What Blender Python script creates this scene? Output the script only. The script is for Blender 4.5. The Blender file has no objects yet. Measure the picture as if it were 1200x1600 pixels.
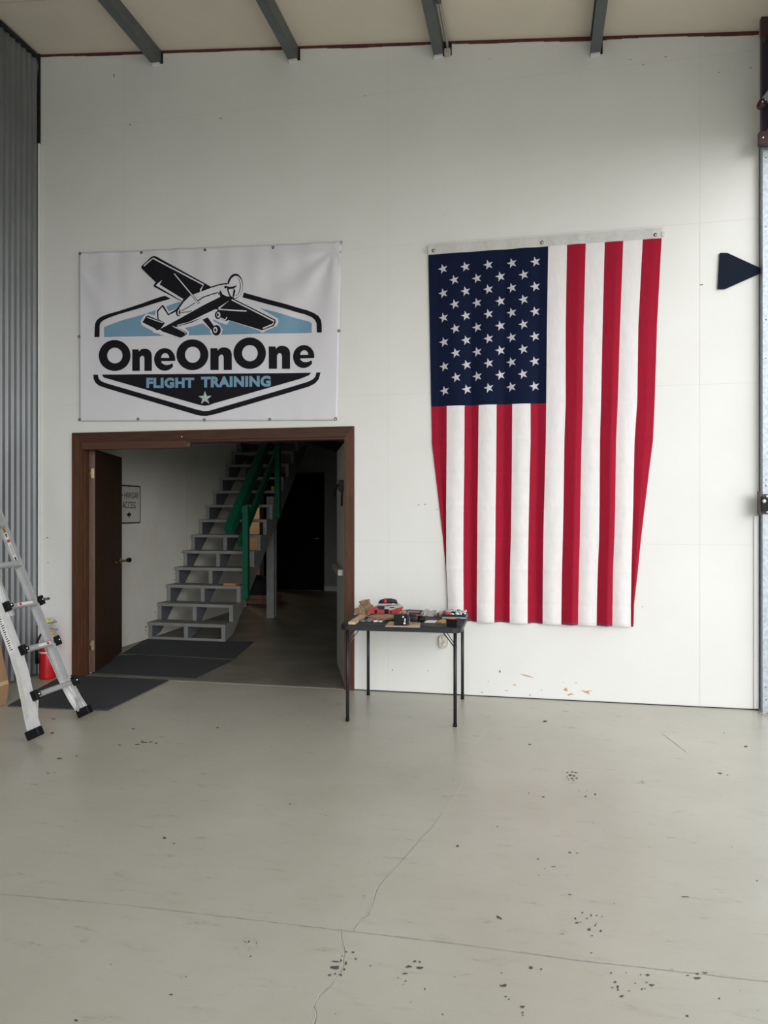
import bpy, bmesh, math, random
from mathutils import Vector, Matrix, noise
from mathutils.geometry import delaunay_2d_cdt
R = math.radians
random.seed(7)
scn = bpy.context.scene
col = scn.collection

# ------------------------------------------------------------ camera
YAW = 11.6; S = math.sin(R(YAW)); C = math.cos(R(YAW)); F = 1150.0; H = 1.5
cd = bpy.data.cameras.new('camera'); cam = bpy.data.objects.new('camera', cd); col.objects.link(cam)
cam.location = (0, 0, H); cam.rotation_euler = (R(90), 0, R(YAW))
cd.sensor_fit = 'VERTICAL'; cd.sensor_height = 24; cd.sensor_width = 18; cd.lens = 24*F/1600
cd.clip_start = .05; cd.clip_end = 400
scn.camera = cam
# ------------------------------------------------------------ world, light, exposure
w = bpy.data.worlds.new('sky'); scn.world = w; w.use_nodes = True
nt = w.node_tree; bg = nt.nodes['Background']
tc = nt.nodes.new('ShaderNodeTexCoord'); sp = nt.nodes.new('ShaderNodeSeparateXYZ'); rp = nt.nodes.new('ShaderNodeValToRGB')
nt.links.new(tc.outputs['Generated'], sp.inputs[0]); nt.links.new(sp.outputs['Z'], rp.inputs[0]); nt.links.new(rp.outputs[0], bg.inputs[0])
rp.color_ramp.elements[0].color = (1, .985, .965, 1); rp.color_ramp.elements[1].color = (.90, .93, 1, 1)
bg.inputs[1].default_value = 1.85
sd = bpy.data.lights.new('hazy_sun', 'SUN'); sun = bpy.data.objects.new('hazy_sun', sd); col.objects.link(sun)
sd.energy = 1.3; sd.angle = R(34); sd.color = (1, .985, .965)
SUN_EL, SUN_AZ = R(12), R(27)      # low behind haze, to the rear and right of the camera
sun.rotation_euler = Vector((math.sin(SUN_AZ)*math.cos(SUN_EL), -math.cos(SUN_AZ)*math.cos(SUN_EL), math.sin(SUN_EL))).to_track_quat('Z', 'Y').to_euler()
scn.view_settings.view_transform = 'Standard'; scn.view_settings.look = 'None'
scn.view_settings.gamma = 1; scn.view_settings.use_curve_mapping = False
scn.view_settings.exposure = 0.14
scn.cycles.max_bounces = 10; scn.cycles.diffuse_bounces = 6; scn.cycles.use_denoising = True

def ray(px, py):
    u = (px-600)/F; v = (800-py)/F
    return Vector((-S+u*C, C+u*S, v))
O = Vector((0, 0, H))
def onY(px, py, Y): d = ray(px, py); return O+d*(Y/d.y)
def onZ(px, py, Z=0.0): d = ray(px, py); return O+d*((Z-H)/d.z)
def onX(px, py, X): d = ray(px, py); return O+d*(X/d.x)

# ------------------------------------------------------------ materials
MATS = {}
def mat(name, colr, rough=.6, metal=0, noise_scale=None, noise_amt=.1, bump=0, bump_scale=None, col2=None, stretch=(1, 1, 1), spec=.5, trans=0, alpha=1, emit=None, coat=0, detail=6, ramp=(.35, .65)):
    if name in MATS: return MATS[name]
    m = bpy.data.materials.new(name); m.use_nodes = True; n = m.node_tree; b = n.nodes['Principled BSDF']
    b.inputs['Base Color'].default_value = (*colr, 1); b.inputs['Roughness'].default_value = rough
    b.inputs['Metallic'].default_value = metal; b.inputs['Specular IOR Level'].default_value = spec
    b.inputs['Transmission Weight'].default_value = trans; b.inputs['Alpha'].default_value = alpha
    b.inputs['Coat Weight'].default_value = coat
    if emit: b.inputs['Emission Color'].default_value = (*emit[0], 1); b.inputs['Emission Strength'].default_value = emit[1]
    if noise_scale or bump:
        t = n.nodes.new('ShaderNodeTexCoord'); mp = n.nodes.new('ShaderNodeMapping'); mp.inputs['Scale'].default_value = stretch
        n.links.new(t.outputs['Object'], mp.inputs[0])
    if noise_scale:
        nz = n.nodes.new('ShaderNodeTexNoise'); nz.inputs['Scale'].default_value = noise_scale; nz.inputs['Detail'].default_value = detail
        nz.inputs['Roughness'].default_value = .65
        n.links.new(mp.outputs[0], nz.inputs[0])
        cr = n.nodes.new('ShaderNodeValToRGB'); c2 = col2 or tuple(c*(1-noise_amt) for c in colr)
        cr.color_ramp.elements[0].position = ramp[0]; cr.color_ramp.elements[1].position = ramp[1]
        cr.color_ramp.elements[0].color = (*c2, 1); cr.color_ramp.elements[1].color = (*colr, 1)
        n.links.new(nz.outputs[0], cr.inputs[0]); n.links.new(cr.outputs[0], b.inputs['Base Color'])
    if bump:
        nb = n.nodes.new('ShaderNodeTexNoise'); nb.inputs['Scale'].default_value = bump_scale or 30; nb.inputs['Detail'].default_value = 5
        n.links.new(mp.outputs[0], nb.inputs[0]); bp = n.nodes.new('ShaderNodeBump'); bp.inputs['Strength'].default_value = bump
        bp.inputs['Distance'].default_value = .01
        n.links.new(nb.outputs[0], bp.inputs['Height']); n.links.new(bp.outputs[0], b.inputs['Normal'])
    MATS[name] = m; return m

def floor_mat():
    m = mat('painted_concrete', (.50, .49, .42), .32, noise_scale=1.1, col2=(.44, .43, .36), bump=.05, bump_scale=6)
    n = m.node_tree; b = n.nodes['Principled BSDF']; t = n.nodes.new('ShaderNodeTexCoord')
    base = b.inputs['Base Color'].links[0].from_socket
    # scuffs and grime
    mp = n.nodes.new('ShaderNodeMapping'); mp.inputs['Scale'].default_value = (1, 3.2, 1); mp.inputs['Rotation'].default_value = (0, 0, .5)
    n.links.new(t.outputs['Object'], mp.inputs[0])
    nz = n.nodes.new('ShaderNodeTexNoise'); nz.inputs['Scale'].default_value = 5; nz.inputs['Detail'].default_value = 9; nz.inputs['Roughness'].default_value = .75
    n.links.new(mp.outputs[0], nz.inputs[0])
    cr = n.nodes.new('ShaderNodeValToRGB'); cr.color_ramp.elements[0].position = .30; cr.color_ramp.elements[1].position = .47
    cr.color_ramp.elements[0].color = (.87, .87, .85, 1); cr.color_ramp.elements[1].color = (1, 1, 1, 1)
    n.links.new(nz.outputs[0], cr.inputs[0])
    mx = n.nodes.new('ShaderNodeMix'); mx.data_type = 'RGBA'; mx.blend_type = 'MULTIPLY'; mx.inputs[0].default_value = 1
    n.links.new(base, mx.inputs[6]); n.links.new(cr.outputs[0], mx.inputs[7])
    # tiny specks
    vo = n.nodes.new('ShaderNodeTexNoise'); vo.inputs['Scale'].default_value = 42; vo.inputs['Detail'].default_value = 3
    n.links.new(t.outputs['Object'], vo.inputs[0])
    c2 = n.nodes.new('ShaderNodeValToRGB'); c2.color_ramp.elements[0].position = .735; c2.color_ramp.elements[1].position = .76
    c2.color_ramp.elements[0].color = (1, 1, 1, 1); c2.color_ramp.elements[1].color = (.45, .45, .44, 1)
    n.links.new(vo.outputs[0], c2.inputs[0])
    m2 = n.nodes.new('ShaderNodeMix'); m2.data_type = 'RGBA'; m2.blend_type = 'MULTIPLY'; m2.inputs[0].default_value = 1
    n.links.new(mx.outputs[2], m2.inputs[6]); n.links.new(c2.outputs[0], m2.inputs[7]); n.links.new(m2.outputs[2], b.inputs['Base Color'])
    r2 = n.nodes.new('ShaderNodeMapRange'); r2.inputs[3].default_value = .18; r2.inputs[4].default_value = .44
    n.links.new(nz.outputs[0], r2.inputs[0]); n.links.new(r2.outputs[0], b.inputs['Roughness'])
    return m

M_floor = floor_mat()
M_wall = mat('wall_paint', (.755, .765, .75), .55, noise_scale=1.3, col2=(.725, .735, .712), bump=.05, bump_scale=7)
M_wall2 = mat('inner_wall_paint', (.80, .79, .73), .6, noise_scale=1.2, col2=(.72, .70, .60), bump=.12, bump_scale=9)
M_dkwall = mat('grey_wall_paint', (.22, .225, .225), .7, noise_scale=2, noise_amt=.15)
M_core = mat('wall_core', (.45, .45, .43), .8)
M_ceil = mat('ceiling_board', (.80, .73, .62), .7, noise_scale=1.3, noise_amt=.07)
M_corr = mat('galvanised_sheet', (.25, .265, .28), .42, .6, noise_scale=3, noise_amt=.25, stretch=(1, 1, .3))
M_steel = mat('galvanised_steel', (.50, .55, .60), .5, .45, noise_scale=40, noise_amt=.3)
M_purlin = mat('grey_painted_steel', (.14, .155, .16), .5, .3, noise_scale=6, noise_amt=.2)
M_rust = mat('red_oxide', (.12, .035, .025), .7, noise_scale=30, noise_amt=.4)
M_brown = mat('brown_steel', (.075, .04, .045), .5, .2, noise_scale=20, noise_amt=.3)
M_trim = mat('stained_wood', (.105, .047, .024), .5, spec=.25, noise_scale=7, col2=(.065, .028, .017), stretch=(9, 9, .7), bump=.1, bump_scale=14)
M_trimh = mat('stained_wood_head', (.075, .036, .022), .5, spec=.25, noise_scale=7, col2=(.05, .023, .016), stretch=(.7, 9, 9))
M_door = mat('dark_walnut_veneer', (.060, .028, .013), .5, spec=.2, noise_scale=5, col2=(.030, .013, .007), stretch=(6, 6, .6))
M_brass = mat('brass', (.75, .55, .25), .28, 1)
M_chrome = mat('chrome', (.75, .75, .75), .25, 1)
M_black = mat('black_plastic', (.006, .006, .007), .5, spec=.2)
M_blackp = mat('black_print', (.010, .010, .015), .7, spec=.15)
M_white = mat('white_plastic', (.8, .8, .8), .5)
M_stair = mat('grey_stair_paint', (.205, .21, .205), .6, noise_scale=8, noise_amt=.18)
M_stair2 = mat('slate_stair_paint', (.13, .145, .17), .6, noise_scale=8, noise_amt=.18)
M_green = mat('green_rail_paint', (.004, .095, .050), .5, spec=.25, noise_scale=9, noise_amt=.2)
M_mat = mat('charcoal_carpet', (.062, .067, .076), .95, noise_scale=130, col2=(.028, .031, .037), bump=.6, bump_scale=160, detail=3)
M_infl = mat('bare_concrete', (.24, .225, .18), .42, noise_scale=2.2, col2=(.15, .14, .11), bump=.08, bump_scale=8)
M_blk_door = mat('black_door_paint', (.002, .002, .002), .7, spec=.08)
M_pale = mat('pale_door_paint', (.42, .44, .38), .5, noise_scale=4, noise_amt=.1)
M_tan = mat('tan_wall_paint', (.62, .47, .32), .7, noise_scale=3, noise_amt=.1)
M_dark = mat('dark_gap', (.01, .01, .01), .9)

# ------------------------------------------------------------ mesh helper
class MB:
    def __init__(s): s.v = []; s.f = []; s.sm = []
    def add(s, vs, fs, M=None, smooth=False):
        o = len(s.v)
        s.v += [tuple(M @ Vector(p)) if M else tuple(p) for p in vs]
        s.f += [tuple(i+o for i in f) for f in fs]; s.sm += [smooth]*len(fs); return s
    def box(s, a, b, M=None, bev=0):
        x0, y0, z0 = (min(a[i], b[i]) for i in range(3)); x1, y1, z1 = (max(a[i], b[i]) for i in range(3))
        if bev:
            bm = bmesh.new(); bmesh.ops.create_cube(bm, size=1)
            for v in bm.verts: v.co = Vector(((x0+x1)/2+v.co.x*(x1-x0), (y0+y1)/2+v.co.y*(y1-y0), (z0+z1)/2+v.co.z*(z1-z0)))
            bmesh.ops.bevel(bm, geom=bm.edges[:], offset=bev, segments=2, affect='EDGES', profile=.5)
            bm.verts.index_update(); s.add([v.co[:] for v in bm.verts], [tuple(v.index for v in f.verts) for f in bm.faces], M); bm.free(); return s
        vs = [(x0,y0,z0),(x1,y0,z0),(x1,y1,z0),(x0,y1,z0),(x0,y0,z1),(x1,y0,z1),(x1,y1,z1),(x0,y1,z1)]
        return s.add(vs, [(0,3,2,1),(4,5,6,7),(0,1,5,4),(1,2,6,5),(2,3,7,6),(3,0,4,7)], M)
    def prism(s, pts, axis, a, b, M=None):   # pts 2d; axis 'x': (y,z), 'y': (x,z), 'z': (x,y)
        mk = {'x': lambda p, t: (t, p[0], p[1]), 'y': lambda p, t: (p[0], t, p[1]), 'z': lambda p, t: (p[0], p[1], t)}[axis]
        n = len(pts); ar = sum(pts[i][0]*pts[(i+1) % n][1]-pts[(i+1) % n][0]*pts[i][1] for i in range(n))
        if ar < 0: pts = pts[::-1]
        if (axis == 'y') != (a > b): a, b = b, a
        vs = [mk(p, a) for p in pts]+[mk(p, b) for p in pts]
        fs = [tuple(range(n))[::-1], tuple(range(n, 2*n))]+[(i, (i+1) % n, n+(i+1) % n, n+i) for i in range(n)]
        return s.add(vs, fs, M)
    def tube(s, pts, r, n=10, cap=True, smooth=True):
        pts = [Vector(p) for p in pts]; rs = r if isinstance(r, (list, tuple)) else [r]*len(pts)
        rings = []; up = None
        for i, p in enumerate(pts):
            d = (pts[min(i+1, len(pts)-1)]-pts[max(i-1, 0)]).normalized()
            if up is None: up = Vector((0, 0, 1)) if abs(d.z) < .9 else Vector((1, 0, 0))
            a = d.cross(up).normalized(); b = a.cross(d).normalized(); up = b
            rings.append([p+(a*math.cos(2*math.pi*k/n)+b*math.sin(2*math.pi*k/n))*rs[i] for k in range(n)])
        vs = [v for rg in rings for v in rg]; fs = []
        for i in range(len(pts)-1):
            for k in range(n): fs.append((i*n+k, i*n+(k+1) % n, (i+1)*n+(k+1) % n, (i+1)*n+k))
        s.add(vs, fs, None, smooth)
        if cap:
            o = len(s.v)-len(vs); s.f += [tuple(o+k for k in range(n))[::-1], tuple(o+(len(pts)-1)*n+k for k in range(n))]; s.sm += [False]*2
        return s
    def lathe(s, prof, n=20, M=None, smooth=True):
        vs = [(r*math.cos(2*math.pi*k/n), r*math.sin(2*math.pi*k/n), z) for r, z in prof for k in range(n)]; fs = []
        for i in range(len(prof)-1):
            for k in range(n): fs.append((i*n+k, i*n+(k+1) % n, (i+1)*n+(k+1) % n, (i+1)*n+k))
        s.add(vs, fs, M, smooth)
        o = len(s.v)-len(vs); s.f += [tuple(o+k for k in range(n))[::-1], tuple(o+(len(prof)-1)*n+k for k in range(n))]; s.sm += [False]*2
        return s
    def beam(s, p, q, wdt, hgt, side=(0, 1, 0)):
        """box bar from p to q; width along side, height perpendicular"""
        p = Vector(p); q = Vector(q); d = (q-p); L = d.length; d.normalize(); a = Vector(side); a = (a-d*a.dot(d)).normalized(); b = d.cross(a)
        M = Matrix((( d.x, a.x, b.x, p.x), (d.y, a.y, b.y, p.y), (d.z, a.z, b.z, p.z), (0, 0, 0, 1)))
        return s.box((0, -wdt/2, -hgt/2), (L, wdt/2, hgt/2), M)
    def build(s, name, m, parent=None, loc=None):
        me = bpy.data.meshes.new(name); me.from_pydata(s.v, [], s.f); me.materials.append(m)
        for p, k in zip(me.polygons, s.sm): p.use_smooth = k
        o = bpy.data.objects.new(name, me); col.objects.link(o)
        if parent:
            o.parent = parent
            o.matrix_parent_inverse = parent.matrix_basis.inverted()
        return o
def tag(o, label=None, cat=None, group=None, kind=None):
    if label: o['label'] = label
    if cat: o['category'] = cat
    if group: o['group'] = group
    if kind: o['kind'] = kind
    return o
def thing(name, loc, label, cat, group=None, kind=None, rz=0):
    o = bpy.data.objects.new(name, None); col.objects.link(o); o.location = loc; o.rotation_euler = (0, 0, rz); o.empty_display_size = .1
    return tag(o, label, cat, group, kind)
def xf(o): return Matrix.Translation(o.location) @ o.rotation_euler.to_matrix().to_4x4()

def inside(p, loops):
    c = False
    for lp in loops:
        n = len(lp); j = n-1
        for i in range(n):
            if (lp[i][1] > p[1]) != (lp[j][1] > p[1]) and p[0] < (lp[j][0]-lp[i][0])*(p[1]-lp[i][1])/(lp[j][1]-lp[i][1])+lp[i][0]: c = not c
            j = i
    return c
def tri_fill(loops, step):
    vs = []; es = []
    for lp in loops:
        o = len(vs); n = len(lp); vs += [Vector(p) for p in lp]; es += [(o+i, o+(i+1) % n) for i in range(n)]
    xs = [p[0] for lp in loops for p in lp]; ys = [p[1] for lp in loops for p in lp]
    if step:
        x = math.floor(min(xs)/step)*step
        while x < max(xs):
            y = math.floor(min(ys)/step)*step
            while y < max(ys):
                if inside((x, y), loops): vs.append(Vector((x, y)))
                y += step
            x += step
    V, E, Fc, *_ = delaunay_2d_cdt(vs, es, [], 0, 1e-6)
    fs = []
    for f in Fc:
        c = sum((V[i] for i in f), Vector((0, 0)))/len(f)
        if inside(c, loops): fs.append(tuple(f))
    return [tuple(v) for v in V], fs
def ell(cx, cy, rx, ry, n=28, rot=0, a0=0, a1=360):
    out = []; full = (a1-a0) >= 360
    for k in range(n if full else n+1):
        a = R(a0+(a1-a0)*k/n); x = rx*math.cos(a); y = ry*math.sin(a)
        out.append((cx+x*math.cos(rot)-y*math.sin(rot), cy+x*math.sin(rot)+y*math.cos(rot)))
    return out
def stroke(pts, w0, w1=None):
    w1 = w0 if w1 is None else w1; L = []; Rr = []; n = len(pts)
    for i, p in enumerate(pts):
        a = Vector(pts[max(i-1, 0)]); b = Vector(pts[min(i+1, n-1)]); d = (b-a).normalized(); nn = Vector((-d.y, d.x)); ww = (w0+(w1-w0)*i/(n-1))/2
        L.append((p[0]+nn.x*ww, p[1]+nn.y*ww)); Rr.append((p[0]-nn.x*ww, p[1]-nn.y*ww))
    return L+Rr[::-1]

# ============================================================ STRUCTURE
YW = 6.03; XL = -4.49; XR = 1.66; YB = -3.2
zc = lambda x: 5.73-(x-XL)*.0959            # sloping ceiling
XO0, XO1, ZO = -4.055, -1.565, 2.135        # doorway opening

fl = MB().box((XL-.3, YB, -.2), (2.0, YW+.02, 0)).build('floor', M_floor); tag(fl, 'painted grey concrete hangar floor with chips and a crack', 'floor', kind='structure')
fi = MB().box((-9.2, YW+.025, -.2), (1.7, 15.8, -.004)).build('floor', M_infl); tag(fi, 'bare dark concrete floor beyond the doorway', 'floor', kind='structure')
MB().box((-4.2, YW+.0, -.03), (-1.5, YW+.05, .003)).build('threshold_joint', mat('joint', (.25, .24, .2), .8), fi)
gr = MB().box((2.0, -60, -.25), (90, 60, -.03)).box((-60, -60, -.25), (2.0, YB, -.03)).build('apron_ground', mat('apron_concrete', (.52, .51, .45), .9, noise_scale=.5, noise_amt=.15)); tag(gr, 'pale concrete apron outside the open hangar side', 'ground', kind='structure')

# floor joint, crack and chips -------------------------------
def strip(pts, width, z, name, m, jitter=0):
    b = MB(); P = [onZ(*p).xy for p in pts]; Q = []
    for i in range(len(P)-1):
        n = max(2, int((P[i+1]-P[i]).length/.04))
        for k in range(n):
            q = P[i].lerp(P[i+1], k/n); Q.append((q.x+random.uniform(-jitter, jitter), q.y+random.uniform(-jitter, jitter)))
    Q.append(tuple(P[-1]))
    st = []; n = len(Q)
    vs = []
    for i, q in enumerate(Q):
        a = Vector(Q[max(i-1, 0)]); c = Vector(Q[min(i+1, n-1)]); d = (c-a).normalized(); ww = width/2*random.uniform(.45, 1.4) if jitter else width/2
        vs += [(q[0]-d.y*ww, q[1]+d.x*ww, z), (q[0]+d.y*ww, q[1]-d.x*ww, z)]
    b.add(vs, [(2*i, 2*i+1, 2*i+3, 2*i+2) for i in range(n-1)]); return b.build(name, m, fl)
M_joint = mat('joint_line', (.28, .275, .25), .8, noise_scale=30, col2=(.42, .415, .38))
strip([(-150, 1381), (0, 1397), (200, 1415), (500, 1450), (700, 1473), (900, 1500), (1200, 1534), (1400, 1558)], .006, .0006, 'floor_joint', M_joint, .0012)
M_crk = mat('crack_edge', (.57, .56, .49), .8); M_crkd = mat('crack_dark', (.22, .21, .19), .8)
ck = [(770, 1135), (752, 1150), (738, 1170), (725, 1200), (722, 1225), (708, 1250), (690, 1270), (672, 1295), (655, 1312), (640, 1330), (622, 1350), (605, 1368), (590, 1385), (580, 1415), (575, 1430), (563, 1436), (558, 1446), (550, 1456)]
ck2 = [(533, 1456), (532, 1466), (537, 1475), (538, 1490), (535, 1505), (536, 1512), (525, 1528), (515, 1542), (500, 1555), (492, 1565), (491, 1575), (493, 1588), (489, 1605), (485, 1640)]
for c_, nm in ((ck, 'floor_crack'), (ck2, 'floor_crack')):
    strip(c_, .0040 if c_ is ck else .0055, .0007, nm, M_crk, .003)
strip([(x+1.2, y) for x, y in ck2], .0022, .0010, 'floor_crack', M_crkd, .002)
strip([(x+1, y) for x, y in ck[6:]], .0020, .0010, 'floor_crack', M_crkd, .002)
strip([(1035, 1147), (1050, 1158), (1072, 1175)], .004, .0008, 'floor_crack', M_crkd, .001)
chips = [(524,1502,11,4),(524,1511,13,6),(515,1523,7,5),(533,1501,4,4),(541,1487,5,3),(551,1488,5,3),(556,1498,5,3),(540,1505,4,5),(538,1515,4,4),(532,1523,5,3),(524,1522,4,3),(535,1494,3,2),(533,1524,3,2),(579,1509,4,2),
 (648,1502,6,3),(656,1503,4,3),(639,1510,11,4),(657,1512,13,7),(633,1521,9,4),(622,1528,3,2),(634,1533,4,2),(631,1538,3,1),(664,1545,3,4),(692,1585,4,2),
 (829,1512,6,5),(846,1514,4,3),(787,1540,11,6),(784,1520,4,2),(790,1557,5,3),(795,1561,4,3),(817,1573,8,6),(817,1582,3,3),(817,1586,3,2),(779,1433,9,5),(783,1436,4,3),
 (910,1426,3,3),(899,1435,4,3),(901,1442,6,3),(907,1441,3,2),(917,1435,4,3),(924,1430,3,4),(933,1430,4,2),(921,1452,6,5),(930,1446,4,3),(939,1454,5,4),(925,1462,3,2),(932,1443,3,2),(941,1432,2,2),(924,1489,3,2),
 (955,1520,3,3),(961,1534,5,4),(957,1543,5,3),(965,1542,4,5),(966,1546,4,3),(971,1556,6,4),(978,1520,3,2),(1001,1523,3,2),(1012,1523,7,5),(1010,1535,4,2),(1018,1539,9,4),(1003,1545,3,3),(1008,1545,3,2),(993,1536,3,2),(983,1548,3,2),(1090,1528,11,6),(1102,1520,9,3),(1090,1521,7,3),(1075,1524,6,2),(1124,1560,4,3),(1074,1587,5,3),
 (887,1207,4,2),(894,1206,4,2),(900,1207,5,2),(891,1211,5,3),(897,1212,6,3),(886,1214,3,2),(893,1216,6,2),(901,1216,5,2),(896,1219,4,2),(888,1218,3,2),(915,1244,4,2),(930,1241,5,3),(917,1236,3,1),(849,1245,4,2),(826,1239,3,2),(905,1236,2,2),
 (828,1163,7,2),(852,1127,8,3),(843,1166,2,1),(1131,1145,2,2),(1166,1166,7,3),(1125,1208,7,3),(1137,1211,4,1),(257,1309,7,4),(272,1318,4,2),(209,1139,8,2),(82,1145,8,3),(83,1123,6,2),(93,1185,12,3),(120,1181,4,2),(75,1208,4,2),(187,1164,6,2),(340,1137,6,2),
 (215,1163,9,2),(226,1160,10,2),(236,1159,6,2),(244,1161,5,2),(222,1158,6,1.5),(119,1594,7,4),(267,1554,6,3),(290,1526,4,2),(283,1527,3,1),(173,1507,3,2),(715,1322,5,3),(708,1219,4,1),(840,1342,4,2),(890,1332,6,2),(902,1333,4,2),(865,1354,7,1.5),(851,1357,5,1.5),(777,1292,3,2),(1183,1376,3,2),(1143,1323,3,1),(960,1412,2,2),(1071,1401,14,2)]
b = MB()
for (px, py, wx, wy) in chips:
    n = 9; vs = []
    for k in range(n):
        a = 2*math.pi*k/n; rr = random.uniform(.4, 1.3)
        p = onZ(px+wx/2*math.cos(a)*rr, py+wy/2*math.sin(a)*rr, .0012); vs.append((p.x, p.y, .0012))
    b.add(vs, [tuple(range(n))[::-1]])
tag(b.build('paint_chip', mat('chip_grey', (.085, .083, .08), .8), fl), kind='stuff')
# faint scuff rings
b = MB(); M_sc = mat('scuff', (.43, .42, .355), .5); random.seed(21)
for (px, py, wx, wy) in [(380, 1482, 32, 38), (395, 1476, 16, 20), (32, 1475, 20, 7), (570, 1402, 8, 7), (300, 1446, 46, 10), (125, 1465, 40, 12), (885, 1402, 26, 12), (460, 1258, 30, 6), (880, 1457, 16, 8), (1000, 1222, 20, 4)]:
    for k in range(14):
        a = random.random()*6.28; rr0 = random.uniform(.5, 1); x = px+wx/2*rr0*math.cos(a); y = py+wy/2*rr0*math.sin(a); th = a+1.57+random.uniform(-.4, .4); L_ = random.uniform(.1, .3)*wx; w_ = random.uniform(.5, 1.6)
        cxx, sxx = math.cos(th), math.sin(th)*wy/wx
        p = [onZ(x-cxx*L_/2, y-sxx*L_/2), onZ(x-sxx*w_, y+cxx*w_*.6+.2), onZ(x+cxx*L_/2, y+sxx*L_/2), onZ(x+sxx*w_, y-cxx*w_*.6-.2)]
        b.add([(q.x, q.y, .0006) for q in p], [(0, 1, 2, 3)])
tag(b.build('scuff_mark', M_sc, fl), kind='stuff')

# main wall ---------------------------------------------------
B = MB()
bk = YW+.001; B2 = YW+.16
B.prism([(XL, 0), (XO0, 0), (XO0, zc(XO0)), (XL, zc(XL))], 'y', bk, B2)
B.prism([(XO1, 0), (XR, 0), (XR, zc(XR)), (XO1, zc(XO1))], 'y', bk, B2)
B.prism([(XO0, ZO), (XO1, ZO), (XO1, zc(XO1)), (XO0, zc(XO0))], 'y', bk, B2)
B.box((XR, 6.0, 4.36), (XR+.3, B2, 5.3))
wb = B.build('wall_back', mat('wall_seam', (.66, .67, .65), .7)); tag(wb, 'tall white panelled wall carrying the flag and the banner', 'wall', kind='structure')
rows = [0.010, 1.25, 2.48, 3.72, 5.0, 99]; cols = [XL+.012, -3.64, -1.2, 1.24, XR]
g = .0016
for r in range(5):
    for c in range(4):
        x0, x1 = cols[c]+g, cols[c+1]-g; z0, z1 = rows[r]+g, rows[r+1]-g
        if r == 4: pts = [(x0, z0), (x1, z0), (x1, zc(x1)-.02), (x0, zc(x0)-.02)]
        elif r == 0 and c == 0: pts = [(x0, z0), (XO0, z0), (XO0, z1), (x0, z1)]
        elif r == 0 and c == 1: pts = [(XO1, z0), (x1, z0), (x1, z1), (XO1, z1)]
        elif r == 1 and c == 0: pts = [(x0, z0), (XO0, z0), (XO0, ZO), (x1, ZO), (x1, z1), (x0, z1)]
        elif r == 1 and c == 1: pts = [(x0, ZO), (XO1, ZO), (XO1, z0), (x1, z0), (x1, z1), (x0, z1)]
        else: pts = [(x0, z0), (x1, z0), (x1, z1), (x0, z1)]
        MB().prism(pts, 'y', YW-.0004*((r+c) % 2), YW+.002).build('wall_panel', M_wall, wb)
# seam at floor and red oxide gap under the ceiling
MB().box((XO1, YW-.004, 0), (XR, YW+.002, .006)).build('floor_seam', M_dark, wb)
b = MB(); x = XL
while x < XR:
    x2 = min(x+.12, XR); h = .02+.022*max(0, noise.noise((x*1.7, 2, 3))+.25)
    b.prism([(x, zc(x)-h), (x2, zc(x2)-h), (x2, zc(x2)), (x, zc(x))], 'y', YW-.003, YW+.003); x = x2
tr = b.build('trim_1', M_rust); tag(tr, 'ragged red oxide gap where the white wall meets the ceiling', 'trim', kind='structure')
# bare patches and marks on the wall
Z5 = lambda x, y: (740+x/4.615, 1020+y/4.615)
M_kraft = mat('torn_kraft', (.50, .33, .19), .8)
for lp in ([(645,272),(655,258),(670,250),(680,278),(662,274)], [(775,268),(800,276),(862,271),(830,280),(838,302),(820,294),(795,284)], [(330,150),(360,155),(405,168),(440,184),(400,175),(362,164)], [(672,305),(690,296),(708,291),(725,299),(700,303),(684,311)], [(283,232),(293,227),(309,233),(300,237)], [(222,268),(240,271),(250,276),(236,276)]):
    P = [onY(*Z5(*p), YW-.0012) for p in lp]
    MB().prism([(p.x, p.z) for p in P], 'y', YW-.0012, YW-.0002).build('bare_patch', M_kraft, wb)
M_mk = mat('wall_mark', (.18, .13, .13), .8)
for (px, py, sx, sy) in [(781,1049,2.6,4.5),(753,1082,2,2),(828,1086,2.4,2),(846,1078,1.6,1.6),(763,1065,1.4,1.4),(880,1066,1.6,1),(900,1067,3,.8),(1096,445,6,2),(74,840,3,2.4),(75,879,2.4,1.2),(570,150,3,1),(683,796,3,1),(654,789,3,1.2),(664,788,2,2),(345,185,3,2),(203,195,2,2),(178,118,1.5,7),(260,92,1.5,1.5),(765,92,2,1),(1173,106,3,1.5),(1123,113,3,1.2),(985,93,4,1),(1005,101,4,1),(1040,89,5,1),(613,1047,2,2),(669,1048,3,1),(1004,948,1.6,1.6)]:
    P = [onY(px+sx*.5*math.cos(a), py+sy*.5*math.sin(a), YW) for a in [0, .9, 2, 3, 4, 5.3]]
    MB().prism([(p.x, p.z) for p in P], 'y', YW-.0012, YW-.0002).build('wall_mark', M_mk, wb)

# walls around -------------------------------------------------
b = MB(); pts = []; y = YW-.004; k = 0
pitch = .072
N = int((YW-YB)/pitch)
for i in range(N):
    y0 = YW-.01-i*pitch
    for f_, d in ((0, 0), (.12, 0), (.25, .5), (.36, 1), (.62, 1), (.73, .5), (.86, 0)): pts.append((y0-f_*pitch, XL-.002-.0165*(1-d)))
vs = []
for (y, x) in pts: vs += [(x, y, .012), (x, y, zc(XL)-.01)]
b.add(vs, [(2*i, 2*i+1, 2*i+3, 2*i+2) for i in range(len(pts)-1)])
b.add([(XL-.06, YB, 0), (XL-.06, YW+.16, 0), (XL-.06, YW+.16, 6), (XL-.06, YB, 6), (XL-.1, YB, 0), (XL-.1, YW+.16, 0), (XL-.1, YW+.16, 6), (XL-.1, YB, 6)], [(0, 3, 2, 1), (4, 5, 6, 7), (0, 1, 5, 4), (2, 3, 7, 6)])
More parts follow.
